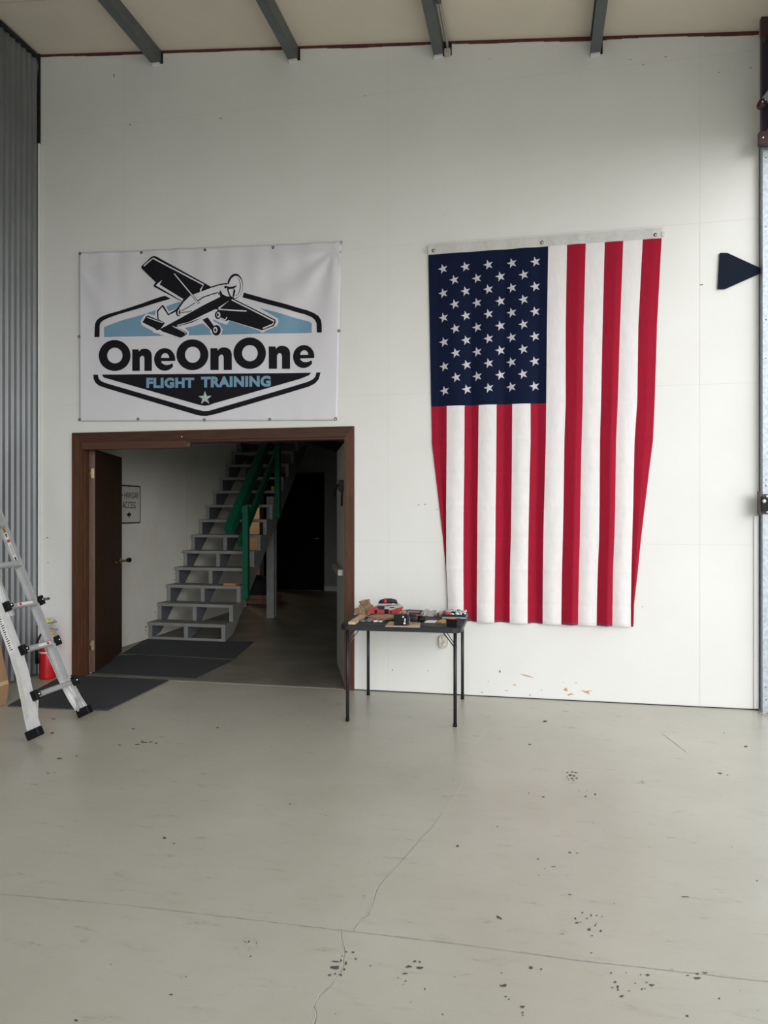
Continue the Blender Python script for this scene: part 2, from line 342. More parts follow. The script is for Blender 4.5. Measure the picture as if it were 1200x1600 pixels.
wl = b.build('wall_left', M_corr); tag(wl, 'corrugated galvanised metal wall behind the ladder', 'wall', kind='structure')
MB().box((XL-.004, YW-.022, .01), (XL+.010, YW-.004, 4.9)).build('trim_angle', mat('white_bead', (.75, .76, .77), .4), wl)
MB().box((XL-.004, YW-.016, 4.9), (XL+.012, YW-.004, zc(XL))).build('corner_gap', M_dark, wl)
MB().box((XL-.03, YB, zc(XL)-.06), (XL+.012, YW-.02, zc(XL)-.02)).build('top_track', M_dark, wl)
o = MB().box((XL-.1, YB-.1, 4.35), (2.0, YB, 6)).build('wall_rear', M_wall); tag(o, 'unseen white wall strip behind the viewer, its open front shaped for the light', 'wall', kind='structure')  # unseen; opening and distance set to light the lower wall, dim the upper
o = MB().box((1.75, YB, 4.35), (1.95, 5.83, 5.6)).build('wall_right', M_steel); tag(o, 'steel header above the open hangar side', 'wall', kind='structure')
# ceiling of boards
def ceil_quad(x0, x1, y0, y1, t0, t1):
    vs = [(x0, y0, zc(x0)+t0), (x1, y0, zc(x1)+t0), (x1, y1, zc(x1)+t0), (x0, y1, zc(x0)+t0), (x0, y0, zc(x0)+t1), (x1, y0, zc(x1)+t1), (x1, y1, zc(x1)+t1), (x0, y1, zc(x0)+t1)]
    return MB().add(vs, [(0,3,2,1),(4,5,6,7),(0,1,5,4),(1,2,6,5),(2,3,7,6),(3,0,4,7)])
ce = ceil_quad(XL-.1, 2.0, YB, YW+.16, .006, .12).build('ceiling', mat('ceiling_seam', (.3, .29, .26), .8)); tag(ce, 'sloping ceiling of off white boards between grey purlins', 'ceiling', kind='structure')
ys = [YW+.02, 5.33, 4.11, 2.89, 1.67, .45, -.77, -1.99, YB]
for i in range(len(ys)-1):
    ceil_quad(XL-.03, 1.95, ys[i+1]+.003, ys[i]-.003, 0, .006).build('ceiling_board', M_ceil, ce)
MB().box((1.07, 5.52, zc(1.1)-.004), (1.12, 5.56, zc(1.1)+.01)).build('ceiling_hole', M_dark, ce)

# purlins ------------------------------------------------------
for i, (pxl, pxr, py) in enumerate([(239, 252, 101), (452, 466, 95.5), (678, 693, 89), (922, 938, 86)]):
    a = onY(pxl, py, YW); c = onY(pxr, py, YW); x0, x1 = a.x, c.x; z0 = (a.z+c.z)/2
    lab = ['purlin nearest the corrugated metal wall', 'second roof purlin from the corrugated metal wall', 'roof purlin with a conduit running along its side', 'roof purlin nearest the open hangar side, above the flag'][i]
    t = thing('roof_purlin', ((x0+x1)/2, YW, z0), 'grey steel '+lab, 'beam', 'roof purlins under the ceiling')
    zt = zc(x0)
    MB().box((x1-.006, YB, z0), (x1, YW+.02, zt+.001)).build('web', M_purlin, t)
    MB().box((x0, YB, z0), (x1-.006, YW+.02, z0+.006)).box((x0, YB, z0+.006), (x0+.004, YW+.02, z0+.03)).build('bottom_flange', M_purlin, t)
    MB().box((x0, YB, zt-.012), (x1-.006, YW+.02, zt)).box((x0, YB, zt-.035), (x0+.004, YW+.02, zt-.012)).build('top_flange', M_purlin, t)
    MB().box((x0+.004, YW-.035, z0-.016), (x1-.004, YW-.001, z0-.001)).build('end_bright_spot', M_white, t)  # white block stands in for the bright spot of light below the beam end
    MB().box((x1+.001, YW-.004, z0), (x1+.018+(.05 if i == 2 else 0), YW-.0005, zt-.02)).build('wall_notch', M_dark, t)
    if i == 2:
        MB().tube([(x1+.035, YB, z0+.07), (x1+.035, YW-.06, z0+.07), (x1+.035, YW-.03, z0+.03)], .011, 8).build('conduit', mat('conduit_grey', (.33, .32, .29), .5, .3), t)
        for yy in (5.45, 5.05, 4.0): MB().box((x1+.001, yy, z0+.055), (x1+.05, yy+.03, z0+.09)).build('conduit_clip', M_purlin, t)
        MB().box((x1+.01, YW-.05, z0-.01), (x1+.06, YW-.005, z0+.035), bev=.004).build('conduit_fitting', mat('fitting', (.45, .42, .38), .5), t)

# doorway casing -------------------------------------------------
dr = thing('door_frame', (-2.8, YW, 0), 'brown stained wood casing around the wide doorway', 'door frame', kind='structure')
XC0 = -4.143; XC1 = -1.492; ZT = 2.222
MB().prism([(XC0, .0), (XC0+.092, .0), (XC0+.092, ZO), (XC0, ZT)], 'y', YW-.022, YW).build('side_casing', M_trim, dr)
MB().prism([(XC1, .0), (XC1-.075, .0), (XC1-.075, ZO), (XC1, ZT)], 'y', YW-.022, YW).build('side_casing', M_trim, dr)
MB().prism([(XC0+.0005, ZT), (XC1-.0005, ZT), (XC1-.0755, ZO), (XC0+.0925, ZO)], 'y', YW-.022, YW).build('head_casing', M_trimh, dr)
MB().box((XO0-.004, YW-.012, 0), (XO0+.014, YW+.10, ZO-.002)).build('jamb', M_trim, dr)
MB().box((XO0+.014, YW+.02, 0), (XO0+.026, YW+.06, ZO-.002)).build('door_stop', M_trim, dr)
MB().box((XO1+.004, YW-.012, 0), (XO1-.014, YW+.14, ZO-.002)).build('jamb', M_trim, dr)
MB().box((XO0+.014, YW-.010, ZO-.02), (XO1-.014, YW+.14, ZO+.004)).build('head_jamb', M_trimh, dr)
MB().box((XO0+.012, YW-.03, 2.066), (-3.02, YW+.035, 2.134), bev=.004).build('closer_cover', mat('cover_brown', (.085, .040, .028), .5, spec=.25), dr)
MB().box((-3.02, YW-.005, 2.078), (-2.985, YW+.02, 2.115)).build('closer_end', mat('bronze', (.16, .11, .06), .4, .7), dr)
MB().lathe([(.0001, 0), (.005, 0), (.005, .004), (.001, .006)], 8, Matrix.Translation((-3.055, YW-.022, 2.165)) @ Matrix.Rotation(R(90), 4, 'X')).build('screw_head', M_white, dr)
# brown leaf
P0 = Vector((XO0+.002, YW+.125, 0)); P1 = Vector((-4.362, 7.12, 0)); d = (P1-P0); Ld = d.length; d.normalize(); nn = Vector((d.y, -d.x, 0))
t1 = thing('door_1', P0, 'dark walnut brown door leaf standing open inward beside the hangar access sign', 'door', kind='structure')
MD = Matrix(((d.x, nn.x, 0, P0.x), (d.y, nn.y, 0, P0.y), (0, 0, 1, 0), (0, 0, 0, 1)))
MB().box((0, 0, .012), (Ld, .044, 2.082), MD).build('door_leaf', M_door, t1)
MB().box((-.0015, .0, .012), (0, .044, 2.082), MD).build('hinge_edge', mat('door_edge', (.12, .058, .035), .5, noise_scale=8, noise_amt=.3, stretch=(5, 5, .6)), t1)
for zz in (1.86, .26):
    MB().box((-.003, .008, zz-.045), (-.0015, .036, zz+.045), MD).tube([MD @ Vector((-.006, .002, zz-.045)), MD @ Vector((-.006, .002, zz+.045))], .0055, 8).build('hinge', mat('dull_hinge', (.30, .26, .17), .35, .9), t1)
MB().lathe([(.001, 0), (.030, 0), (.030, .006), (.012, .010), (.010, .055), (.001, .056)], 16, MD @ Matrix.Translation((Ld-.07, .044, .985)) @ Matrix.Rotation(R(-90), 4, 'X')).build('rosette', M_brass, t1)
MB().tube([MD @ Vector(p) for p in ((Ld-.02, .095, .985), (Ld-.10, .095, .985), (Ld-.38, .075, .988))], [.011, .011, .006], 8).build('door_lever', M_brass, t1)
MB().tube([MD @ Vector(p) for p in ((Ld-.02, .10, .985), (Ld+.04, .112, .985), (Ld+.05, .113, .985))], [.017, .026, .018], 12).build('door_knob', M_black, t1)
# pale leaf on the other side
Q0 = Vector((XO1-.012, YW+.15, 0)); Q1 = Vector((-1.875, 7.04, 0)); d = (Q1-Q0); Lq = d.length; d.normalize(); nn = Vector((-d.y, d.x, 0))
t2 = thing('door_2', Q0, 'pale greenish exit door leaf seen nearly edge on at the dark side of the doorway', 'door', kind='structure')
MQ = Matrix(((d.x, nn.x, 0, Q0.x), (d.y, nn.y, 0, Q0.y), (0, 0, 1, 0), (0, 0, 0, 1)))
MB().box((0, 0, .012), (Lq, .044, 2.10), MQ).build('door_leaf', M_pale, t2)
MB().box((.03, .044, 1.68), (.10, .085, 1.78), MQ, bev=.006).tube([MQ @ Vector((.08, .09, 1.74)), MQ @ Vector((.26, .115, 1.66)), MQ @ Vector((.34, .10, 1.64))], .010, 8).tube([MQ @ Vector((.04, .06, 1.76)), MQ @ Vector((.05, .06, 1.55))], .009, 8).build('door_closer_arm', M_black, t2)
MB().box((.05, .044, .94), (Lq-.08, .095, 1.0), MQ, bev=.008).build('panic_bar', mat('bar_grey', (.35, .35, .33), .4, .5), t2)

# ============================================================ STAIR ROOM
YR = 13.5
o = MB().box((XL-.12, YW+.16, 0), (XL, 11.0, 5.6)).build('wall_side', M_wall2); tag(o, 'off white side wall of the stair room carrying the hangar access sign', 'wall', kind='structure')
MB().box((XL, 8.97, .3), (XL+.0015, 8.974, 4)).build('wall_joint', mat('joint2', (.35, .34, .3), .8), o)
b = MB()
random.seed(4)
for k in range(34):     # flaked paint along the stair edge
    i = random.randrange(8); y = 7.97+i*.223-.026-abs(random.gauss(0, .018)); z = .2*i+random.uniform(.03, .23); s = random.uniform(.004, .012)
    b.prism([(y-s, z), (y, z-s*.7), (y+s, z+s*.2), (y, z+s)], 'x', XL+.0002, XL+.0018)
tag(b.build('flaked_paint', mat('flake_brown', (.16, .11, .07), .8), o), kind='stuff')
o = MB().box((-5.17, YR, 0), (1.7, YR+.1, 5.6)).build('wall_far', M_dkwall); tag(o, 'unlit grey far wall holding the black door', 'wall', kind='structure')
MB().box((-4.15, YR-.012, 0), (1.6, YR, .09)).build('skirting', mat('skirting', (.4, .4, .38), .6), o)
o = MB().box((-9.2, 15.6, 0), (-4.9, 15.7, 2.8)).box((-5.0, YR+.1, 0), (-4.9, 15.6, 2.8)).box((-9.2, YR, 0), (-9.1, 15.6, 2.8)).build('wall_alcove', M_tan); tag(o, 'tan walls of the lit room glimpsed behind the stairs', 'wall', kind='structure')
o = MB().box((-9.2, YR, 2.2), (-5.17, YR+.1, 2.8)).box((-5.23, YR-.02, 0), (-5.17, YR, 2.2)).build('wall_lintel', M_dkwall); tag(o, 'dark lintel over the opening into the lit tan room', 'wall', kind='structure')
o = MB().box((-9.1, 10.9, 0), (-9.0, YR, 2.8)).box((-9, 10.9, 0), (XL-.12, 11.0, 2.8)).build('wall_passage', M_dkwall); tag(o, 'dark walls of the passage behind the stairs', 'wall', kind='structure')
o = MB().box((-9.2, YR+.1, 2.8), (-4.9, 15.7, 2.9)).build('ceiling', M_tan); tag(o, 'ceiling of the lit tan room behind the stairs', 'ceiling', kind='structure')
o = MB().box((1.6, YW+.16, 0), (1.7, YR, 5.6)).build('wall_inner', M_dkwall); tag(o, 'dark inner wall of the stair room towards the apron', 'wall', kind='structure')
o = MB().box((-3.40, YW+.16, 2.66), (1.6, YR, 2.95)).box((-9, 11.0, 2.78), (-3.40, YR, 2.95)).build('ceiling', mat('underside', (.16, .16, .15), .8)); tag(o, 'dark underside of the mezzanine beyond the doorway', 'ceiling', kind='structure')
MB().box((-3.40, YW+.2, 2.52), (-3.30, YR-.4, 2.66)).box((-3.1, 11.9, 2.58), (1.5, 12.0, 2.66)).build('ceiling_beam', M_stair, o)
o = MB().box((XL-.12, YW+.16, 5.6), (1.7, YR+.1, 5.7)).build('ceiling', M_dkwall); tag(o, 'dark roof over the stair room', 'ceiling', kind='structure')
# black door
p = onY(428, 800, YR-.03).x; q = onY(503, 800, YR-.03).x
t = thing('door_3', ((p+q)/2, YR-.02, 0), 'flat black door in the far unlit wall beside the stairs', 'door', kind='structure')
MB().box((p, YR-.05, .01), (q, YR-.004, 2.21)).build('door_leaf', M_blk_door, t)
MB().box((q, YR-.055, .0), (q+.04, YR-.003, 2.25)).box((p-.2, YR-.055, 2.21), (q, YR-.003, 2.25)).box((p-.2, YR-.055, 0), (p, YR-.003, 2.21)).build('frame', M_blk_door, t)
MB().tube([(q-.04, YR-.05, 1.0), (q-.04, YR-.10, 1.0), (q-.16, YR-.10, 1.0)], .010, 8).build('door_lever', M_chrome, t)

lt = bpy.data.lights.new('alcove_lamp', 'POINT'); lo = bpy.data.objects.new('alcove_lamp', lt); col.objects.link(lo); lo.location = (-6.7, 14.5, 2.5); lt.energy = 24; lt.color = (1, .84, .66); lt.shadow_soft_size = .12
t = thing('ceiling_light', (-6.7, 14.5, 2.7), 'small round ceiling lamp in the tan room behind the stairs', 'lamp')
MB().lathe([(.01, 2.62), (.16, 2.62), (.17, 2.66), (.17, 2.78), (.01, 2.78)], 20, Matrix.Translation((-6.7, 14.5, .02))).build('lamp_housing', M_white, t)

# stairs -----------------------------------------------------------
Y0 = 7.97; RUN = .223; RISE = .2; NT = 15
st = thing('staircase', (-4.0, Y0, 0), 'open grey painted wooden staircase rising along the white wall', 'stairs')
def stringer(x0, x1, name='stringer', m=M_stair2):
    pts = [(Y0, 0)]
    for i in range(NT): pts += [(Y0+i*RUN, RISE*(i+1)-.038), (Y0+(i+1)*RUN, RISE*(i+1)-.038)]
    ye = Y0+NT*RUN; ze = RISE*NT-.038; pts += [(ye, ze-.24), (Y0+.16, 0)]
    b = MB()
    # convex pieces so that the shape fills cleanly
    low = lambda y: max(0, (ze-.24)*(y-(Y0+.16))/(ye-(Y0+.16)))
    for i in range(NT):
        a, c = Y0+i*RUN, Y0+(i+1)*RUN; b.prism([(a, low(a)), (c, low(c)), (c, RISE*(i+1)-.038), (a, RISE*(i+1)-.038)], 'x', x0, x1)
    o = b.build(name, m, st); return o
stringer(XL+.012, XL+.052); stringer(-4.02, -3.98); stringer(-3.55, -3.51, m=M_stair)
fr = MB()
for i in range(NT):
    for (x0, x1) in ((XL+.010, XL+.058), (-4.024, -3.976), (-3.556, -3.508)):
        fr.box((x0, Y0+i*RUN-.006, RISE*i+(.0 if i == 0 else .0)), (x1, Y0+i*RUN+.012, RISE*(i+1)-.0385))
tag(fr.build('riser_cleat', M_stair, st), kind='stuff')
for i in range(NT):
    z = RISE*(i+1); MB().box((XL+.004, Y0+i*RUN-.022, z-.038), (-3.50, Y0+(i+1)*RUN+.012, z), bev=.003).build('tread', M_stair, st)
MB().box((XL+.06, Y0-.004, .0), (-4.026, Y0+.02, .03)).box((-3.975, Y0-.004, 0), (-3.557, Y0+.02, .03)).build('toe_board', M_stair, st)
pm = MB().box((-3.72, 9.86, 0), (-3.61, 9.90, 1.72)).box((-3.70, 9.90, 0), (-3.63, 9.94, 1.72)).box((-3.72, 9.94, 0), (-3.61, 9.98, 1.72)); pm.build('support_post', M_stair, st)
rz = lambda y: 1.30+(y-8.25)*.93
ra = Vector((-3.575, 8.22, rz(8.22))); rb = Vector((-3.575, 11.2, rz(11.2)))
tag(MB().beam(ra, rb, .10, .11, (1, 0, 0)).build('handrail', M_green, st), 'dark green handrail')
tag(MB().beam((-3.545, 8.47, 1.10), (-3.545, 11.1, 1.10+2.63*.94), .045, .10, (1, 0, 0)).build('middle_rail', M_green, st), 'dark green middle rail')
for (y, z0, z1) in ((8.50, .44, 1.58), (9.64, 1.42, 2.62), (10.8, 2.5, 3.7)):
    tag(MB().box((-3.508, y-.035, z0), (-3.438, y+.035, z1), bev=.003).box((-3.545, y-.02, z1-.09), (-3.50, y+.02, z1-.02)).build('rail_post', M_green, st), 'green rail post')
b = MB().prism([(-3.74, 8.44), (-3.58, 8.42), (-3.57, 8.52), (-3.70, 8.54)], 'z', .6005, .628)
tag(b.build('wood_offcut', mat('orange_wood', (.42, .18, .07), .6)), 'orange brown wood offcut lying on the third stair tread', 'wood')
tag(MB().box((-3.63, 9.80, 1.801), (-3.585, 9.86, 1.862), bev=.003).build('small_box', mat('ochre_box', (.35, .24, .05), .6)), 'small ochre box standing on an upper stair tread', 'box')

# things behind stairs
t = thing('storage_crate', (-4.45, 11.4, 0), 'low brown wooden crate on the floor behind the stairs', 'crate')
for k in range(2): MB().box((-4.75, 11.30, .005+k*.075), (-4.15, 11.318, .072+k*.075)).build('slat', mat('crate_wood', (.22, .12, .07), .7, noise_scale=9, noise_amt=.3), t)
MB().box((-4.74, 11.32, .0), (-4.16, 11.72, .02)).box((-4.75, 11.70, 0), (-4.15, 11.72, .15)).box((-4.75, 11.32, 0), (-4.73, 11.7, .15)).box((-4.17, 11.32, 0), (-4.15, 11.7, .15)).build('box_body', mat('crate_wood', (.2, .1, .05)), t)
bm = bmesh.new(); bmesh.ops.create_icosphere(bm, subdivisions=3, radius=1)
for v in bm.verts:
    n_ = noise.noise(v.co*2.2)*.22; v.co *= 1+n_; v.co = Vector((v.co.x*.24, v.co.y*.18, v.co.z*.21+.22))
bm.verts.index_update(); b = MB().add([v.co[:] for v in bm.verts], [tuple(v.index for v in f.verts) for f in bm.faces], Matrix.Translation((-4.45, 11.52, .02)), True); bm.free()
tag(b.build('duffel_bag', mat('dark_cloth', (.02, .018, .022), .9, noise_scale=12, noise_amt=.4)), 'dark cloth bag slumped in the crate behind the stairs', 'bag')
t = thing('floor_broom', (-4.36, 11.86, 0), 'black handled push broom standing upright behind the stairs', 'broom')
MB().tube([(-4.36, 11.86, .06), (-4.37, 11.87, 1.02)], .018, 8).build('handle', M_black, t)
MB().box((-4.52, 11.83, .05), (-4.2, 11.89, .10), bev=.005).build('broom_head', M_black, t)
MB().box((-4.51, 11.835, .0), (-4.21, 11.885, .05)).build('bristles', M_dark, t)

# hangar access sign (on side wall, x = XL)
A = onX(186, 757, XL+.012); Bq = onX(221, 760, XL+.012)
yb = Bq.y; zt = 1.5+ (800-758.5)/F*(XL/ray(221, 759).x); zb = 1.5-(818.5-800)/F*(XL/ray(221, 818).x)
ya = yb-.60
t = thing('wall_sign', (XL+.004, (ya+yb)/2, (zt+zb)/2), 'white metal hangar access sign with black border beside the open brown door', 'sign')
def rr(y0, y1, z0, z1, r, n=4):
    out = []
    for cy, cz, a0 in ((y1-r, z1-r, 0), (y0+r, z1-r, 90), (y0+r, z0+r, 180), (y1-r, z0+r, 270)):
        for k in range(n+1): a = R(a0+90*k/n); out.append((cy+r*math.cos(a), cz+r*math.sin(a)))
    return out
M_sign = mat('sign_white', (.68, .67, .62), .35, noise_scale=3, noise_amt=.12)
MB().prism(rr(ya, yb, zb, zt, .03), 'x', XL+.001, XL+.004).build('sign_plate', M_sign, t)
V, Fc = tri_fill([rr(ya+.012, yb-.008, zb+.008, zt-.008, .028), rr(ya+.026, yb-.022, zb+.022, zt-.022, .02)], 0)
MB().add([(XL+.0048, v[0], v[1]) for v in V], Fc).build('border', M_blackp, t)
def text_mesh(s, bold=.02, spacing=1.0):
    c = bpy.data.curves.new('t', 'FONT'); c.body = s; c.offset = bold; c.space_character = spacing; c.resolution_u = 4
    o = bpy.data.objects.new('t', c); col.objects.link(o); dg = bpy.context.evaluated_depsgraph_get(); me = bpy.data.meshes.new_from_object(o.evaluated_get(dg))
    vs = [tuple(v.co.xy) for v in me.vertices]; fs = [tuple(p.vertices) for p in me.polygons]
    bpy.data.objects.remove(o); bpy.data.curves.remove(c); bpy.data.meshes.remove(me)
    x0 = min(v[0] for v in vs); x1 = max(v[0] for v in vs); y0 = min(v[1] for v in vs); y1 = max(v[1] for v in vs)
    return [((x-x0)/(x1-x0), (y-y0)/(y1-y0)) for x, y in vs], fs
def sx(px): return onX(px, 800, XL+.004).y
def sz(px, py): return onX(px, py, XL+.004).z
Z6 = lambda x, y: (180+x/20, 750+y/20)
for s, (xa, ya_, xb, yb_) in (('HANGAR', (285, 380, 722, 582)), ('ACCESS', (222, 682, 640, 888))):
    V, Fc = text_mesh(s, .004)
    p0 = Z6(xa, ya_); p1 = Z6(xb, yb_); za = sz((p0[0]+p1[0])/2, p0[1]); zb_ = sz((p0[0]+p1[0])/2, p1[1])
    MB().add([(XL+.0050, sx(p0[0])+v[0]*(sx(p1[0])-sx(p0[0])), zb_+v[1]*(za-zb_)) for v in V], Fc).build('lettering', M_blackp, t)
def signpoly(pts, nm):
    MB().prism([(onX(*Z6(*p), XL+.005).y, onX(*Z6(*p), XL+.005).z) for p in pts], 'x', XL+.0045, XL+.0052).build(nm, M_blackp, t)
signpoly([(195, 460), (245, 458), (245, 484), (195, 486)], 'dash')
signpoly([(355, 1085), (465, 985), (450, 1055), (505, 1050), (500, 1112), (448, 1112), (470, 1190)], 'arrow')
for p in ((435, 215), (430, 1335)):
    signpoly(ell(p[0], p[1], 14, 16, 8), 'screw')

# mats -----------------------------------------------------------
M_list = [([(100, 1056), (138, 1053.5), (268, 1062), (168, 1111), (12, 1104)], .010, 'charcoal carpet mat on the hangar floor under the ladder'),
 ([(140, 1051), (306, 1059.5), (364, 1031.5), (216, 1022.5), (188, 1024)], .004, 'charcoal carpet mat just inside the doorway'),
 ([(190, 1021.5), (214, 1021.5), (366, 1029.5), (397, 1002.5), (351, 1002), (231, 998.5), (224, 1001)], .004, 'charcoal carpet mat at the foot of the stairs')]
for i, (pp, th, lab) in enumerate(M_list):
    P = [onZ(x, y, 0) for x, y in pp]; z0 = 0.0005 if i == 0 else -.0035
    b = MB()
    Q = [(max(p.x, XL+.005), (min(p.y, YW-.015) if i == 0 else max(p.y, YW+.06))) for p in P]
    b.prism(Q, 'z', z0, z0+th); o = b.build('floor_mat', M_mat); tag(o, lab, 'mat', 'charcoal carpet mats')

# ============================================================ BANNER
def by(x, z):   # cloth depth in front of the wall
    cx, cz = -1.66, 3.72; dx = cx-x; dz = cz-z; rr_ = math.hypot(dx, dz); an = math.atan2(dz, dx+1e-6)
    f = .010*math.sin(an*9+.6)*math.exp(-((rr_-.55)/.6)**2)
    cx2 = -4.07; dx2 = x-cx2; dz2 = 3.72-z; r2 = math.hypot(dx2, dz2); a2 = math.atan2(dz2, dx2+1e-6)
    f += .005*math.sin(a2*8)*math.exp(-((r2-.4)/.4)**2)
    f += .0035*math.sin(x*26)*math.exp(-max(0, 3.70-z)*2.2)
    f += .0030*noise.noise((x*5, z*3, 1.3))+.0010*noise.noise((x*14, z*9, 4))
    f += .003*math.exp(-max(0, z-2.28)*18)*math.sin(x*38)
    return YW-.020-f
bo = thing('vinyl_banner', (-2.86, YW, 2.3), 'white vinyl banner with an airplane logo hung above the doorway', 'banner')
c4 = [onY(123, 395, YW-.02), onY(534, 377, YW-.02), onY(527.5, 656.5, YW-.02), onY(124, 658, YW-.02)]
nx, nz = 110, 74; vs = []; fs = []
for j in range(nz+1):
    for i in range(nx+1):
        u, v = i/nx, j/nz; a = c4[0].lerp(c4[1], u); c = c4[3].lerp(c4[2], u); p = a.lerp(c, v); vs.append((p.x, by(p.x, p.z), p.z))
for j in range(nz):
    for i in range(nx): k = j*(nx+1)+i; fs.append((k, k+nx+1, k+nx+2, k+1))
nv = len(vs); vs += [(x, y+.0012, z) for x, y, z in vs]; fs += [tuple(i+nv for i in f[::-1]) for f in fs]
edge = [j*(nx+1) for j in range(nz+1)]+[nz*(nx+1)+i for i in range(1, nx+1)]+[j*(nx+1)+nx for j in range(nz-1, -1, -1)]+[i for i in range(nx-1, 0, -1)]
for a, c in zip(edge, edge[1:]+edge[:1]): fs.append((a, a+nv, c+nv, c))
M_ban = mat('vinyl_white', (.70, .70, .75), .42, spec=.4)
MB().add(vs, fs, None, True).build('banner_sheet', M_ban, bo)
M_blue = mat('banner_blue', (.175, .33, .47), .45); M_sp = mat('banner_star', (.60, .68, .66), .45)
def dens(lp, d=.018):
    out = []
    for a, b_ in zip(lp, lp[1:]+lp[:1]):
        n = max(1, int(math.hypot(b_[0]-a[0], b_[1]-a[1])/d)); out += [(a[0]+(b_[0]-a[0])*k/n, a[1]+(b_[1]-a[1])*k/n) for k in range(n)]
    return out
def art(name, loops, m, layer, raw=False, step=.020):
    L = []
    for lp in loops: L.append([(lambda q: (q.x, q.z))(onY(p[0], p[1], YW-.02)) for p in lp])
    L = [dens(lp) for lp in L]
    V, Fc = tri_fill(L, step); off = .0014+.0006*layer
    o = MB().add([(x, by(x, z)-off, z) for x, z in V], [f if (Vector(V[f[1]])-Vector(V[f[0]])).cross(Vector(V[f[2]])-Vector(V[f[0]])) > 0 else f[::-1] for f in Fc], None, True).build(name, m, bo); return o
c1 = lambda pts: [(100+x/2.6087, 370+y/2.6087) for x, y in pts]
z2 = lambda pts: [(130+x/6, 390+y/6) for x, y in pts]
z3 = lambda pts: [(300+x/5.4545, 390+y/5.4545) for x, y in pts]
z4 = lambda pts: [(130+x/3.077, 510+y/3.077) for x, y in pts]
art('black_border', [z2([(103,820),(106,730),(112,690),(128,660),(165,633),(240,606),(330,578),(765,432),(822,460),(340,605),(240,643),(185,668),(162,690),(155,715),(152,820)])], M_blackp, 1)
art('black_border', [z3([(440,365),(900,495),(980,515),(1040,540),(1080,568),(1100,600),(1108,640),(1108,708),(1065,708),(1062,630),(1048,600),(1020,575),(960,550),(880,530),(428,405)])], M_blackp, 1)
art('blue_panel', [z2([(197,820),(197,728),(280,695),(380,660),(530,618),(670,572),(785,530),(890,492)])+z3([(515,482),(700,530),(870,580),(990,610),(1020,625),(1020,708)])], M_blue, 1)
art('airplane_halo', [z2([(655,778),(655,765),(548,708),(540,675),(556,640),(590,600),(675,616),(682,565),(745,513),(775,530),(800,578),(862,560),(925,492),(1010,380)])+z3([(200,300),(330,330),(440,420),(735,590),(742,615),(730,650),(600,712),(575,692),(320,605),(297,640),(240,622),(178,592),(185,612),(235,640),(262,680),(252,720),(225,742),(175,735),(152,700),(155,680),(92,628),(0,655)])+z2([(950,735),(990,765),(992,800),(950,830),(900,836),(800,820)])], M_ban, 2)
K = M_blackp; Wm = M_ban
# wings and tail
art('wing', [z2([(545,175),(548,152),(638,72),(665,60),(695,70),(1198,348),(1110,400),(1000,470),(935,492),(670,352),(664,336),(685,310)])], K, 3)
art('wing_stripe', [z2(stroke([(570,155),(600,128),(660,84),(900,210),(1132,333),(1108,372),(1100,408)], 13))], Wm, 4)
art('wing_stripe', [z2([(742,287),(720,330),(940,465),(932,484),(684,338),(715,310)])], Wm, 4)
art('wing', [z3([(330,420),(350,415),(715,600),(719,622),(700,655),(600,690),(310,600),(292,610),(240,590),(215,560),(215,500),(280,450)])], K, 3)
art('wing_stripe', [z3(stroke([(338,427),(500,508),(704,613),(692,640),(608,674)], 11))], Wm, 4)
art('wing_stripe', [z3([(225,503),(465,518),(465,529),(225,514)])], Wm, 5)
art('wing_stripe', [z3([(222,495),(322,432),(262,480),(232,507)])], Wm, 5)
art('tailplane', [z2([(555,682),(590,625),(608,617),(768,690),(725,750),(690,757),(672,740)])], K, 3)
art('tailplane', [z2([(835,712),(960,768),(974,782),(970,797),(930,822),(908,826),(735,765),(725,748)])], K, 3)
art('wing_stripe', [z2(stroke([(600,633),(680,665),(748,686)], 8))], Wm, 4)
art('wing_stripe', [z2(stroke([(838,718),(900,748),(962,780),(955,795)], 7))], Wm, 4)
# fuselage
art('fuselage', [z2([(698,655),(692,575),(745,518),(760,530),(800,603),(868,563),(932,484),(1000,415),(1110,382)])+z3([(165,316),(220,298),(290,286),(340,300),(320,340),(345,418),(330,430),(215,505),(100,575),(0,622)])+z2([(880,724),(720,755),(758,690)])], K, 4)
art('cabin_panel', [z2([(709,652),(705,582),(743,538),(797,618),(885,575),(945,492),(1008,430),(1118,394)])+z3([(170,326),(225,308),(285,298),(325,310),(305,340),(325,400),(300,400),(262,382),(243,345),(232,370),(242,402),(120,465),(0,530)])+z2([(900,650),(728,742),(768,690)])], Wm, 5)
art('belly_stripe', [z3([(205,505),(206,518),(110,572),(0,612)])+z2([(888,716),(880,708),(1000,675)])+z3([(60,575)])], Wm, 5)
art('fuselage_line', [z2(stroke([(925,575),(990,538),(1050,500)], 7))], K, 6)
art('fuselage_line', [z3(stroke([(50,440),(100,408),(164,384),(225,366),(230,385)], 9))], K, 6)
art('fuselage_line', [z2(stroke([(922,592),(1000,582),(1018,572)], 7))], K, 6)
art('strut', [z2(stroke([(855,225),(975,370),(1095,515)], 20))], K, 6)
art('strut', [z2(stroke([(857,228),(975,370),(1092,512)], 10))], Wm, 7)
art('strut', [z2(ell(1096,519,13,13,12))], Wm, 7)
art('wheel', [z2(ell(893,590,23,38,16))], K, 6); art('wheel_hub', [z2(ell(900,590,13,28,14))], Wm, 7); art('wheel', [z2(ell(905,590,7,20,12))], K, 8)
art('landing_strut', [z3([(90,598),(135,578),(190,655),(185,690),(170,690)])], K, 5)
art('wheel', [z3(ell(208,688,38,45,20))], K, 6); art('wheel_hub', [z3(ell(200,685,18,26,14))], Wm, 7); art('wheel', [z3(ell(200,686,9,14,12))], K, 8)
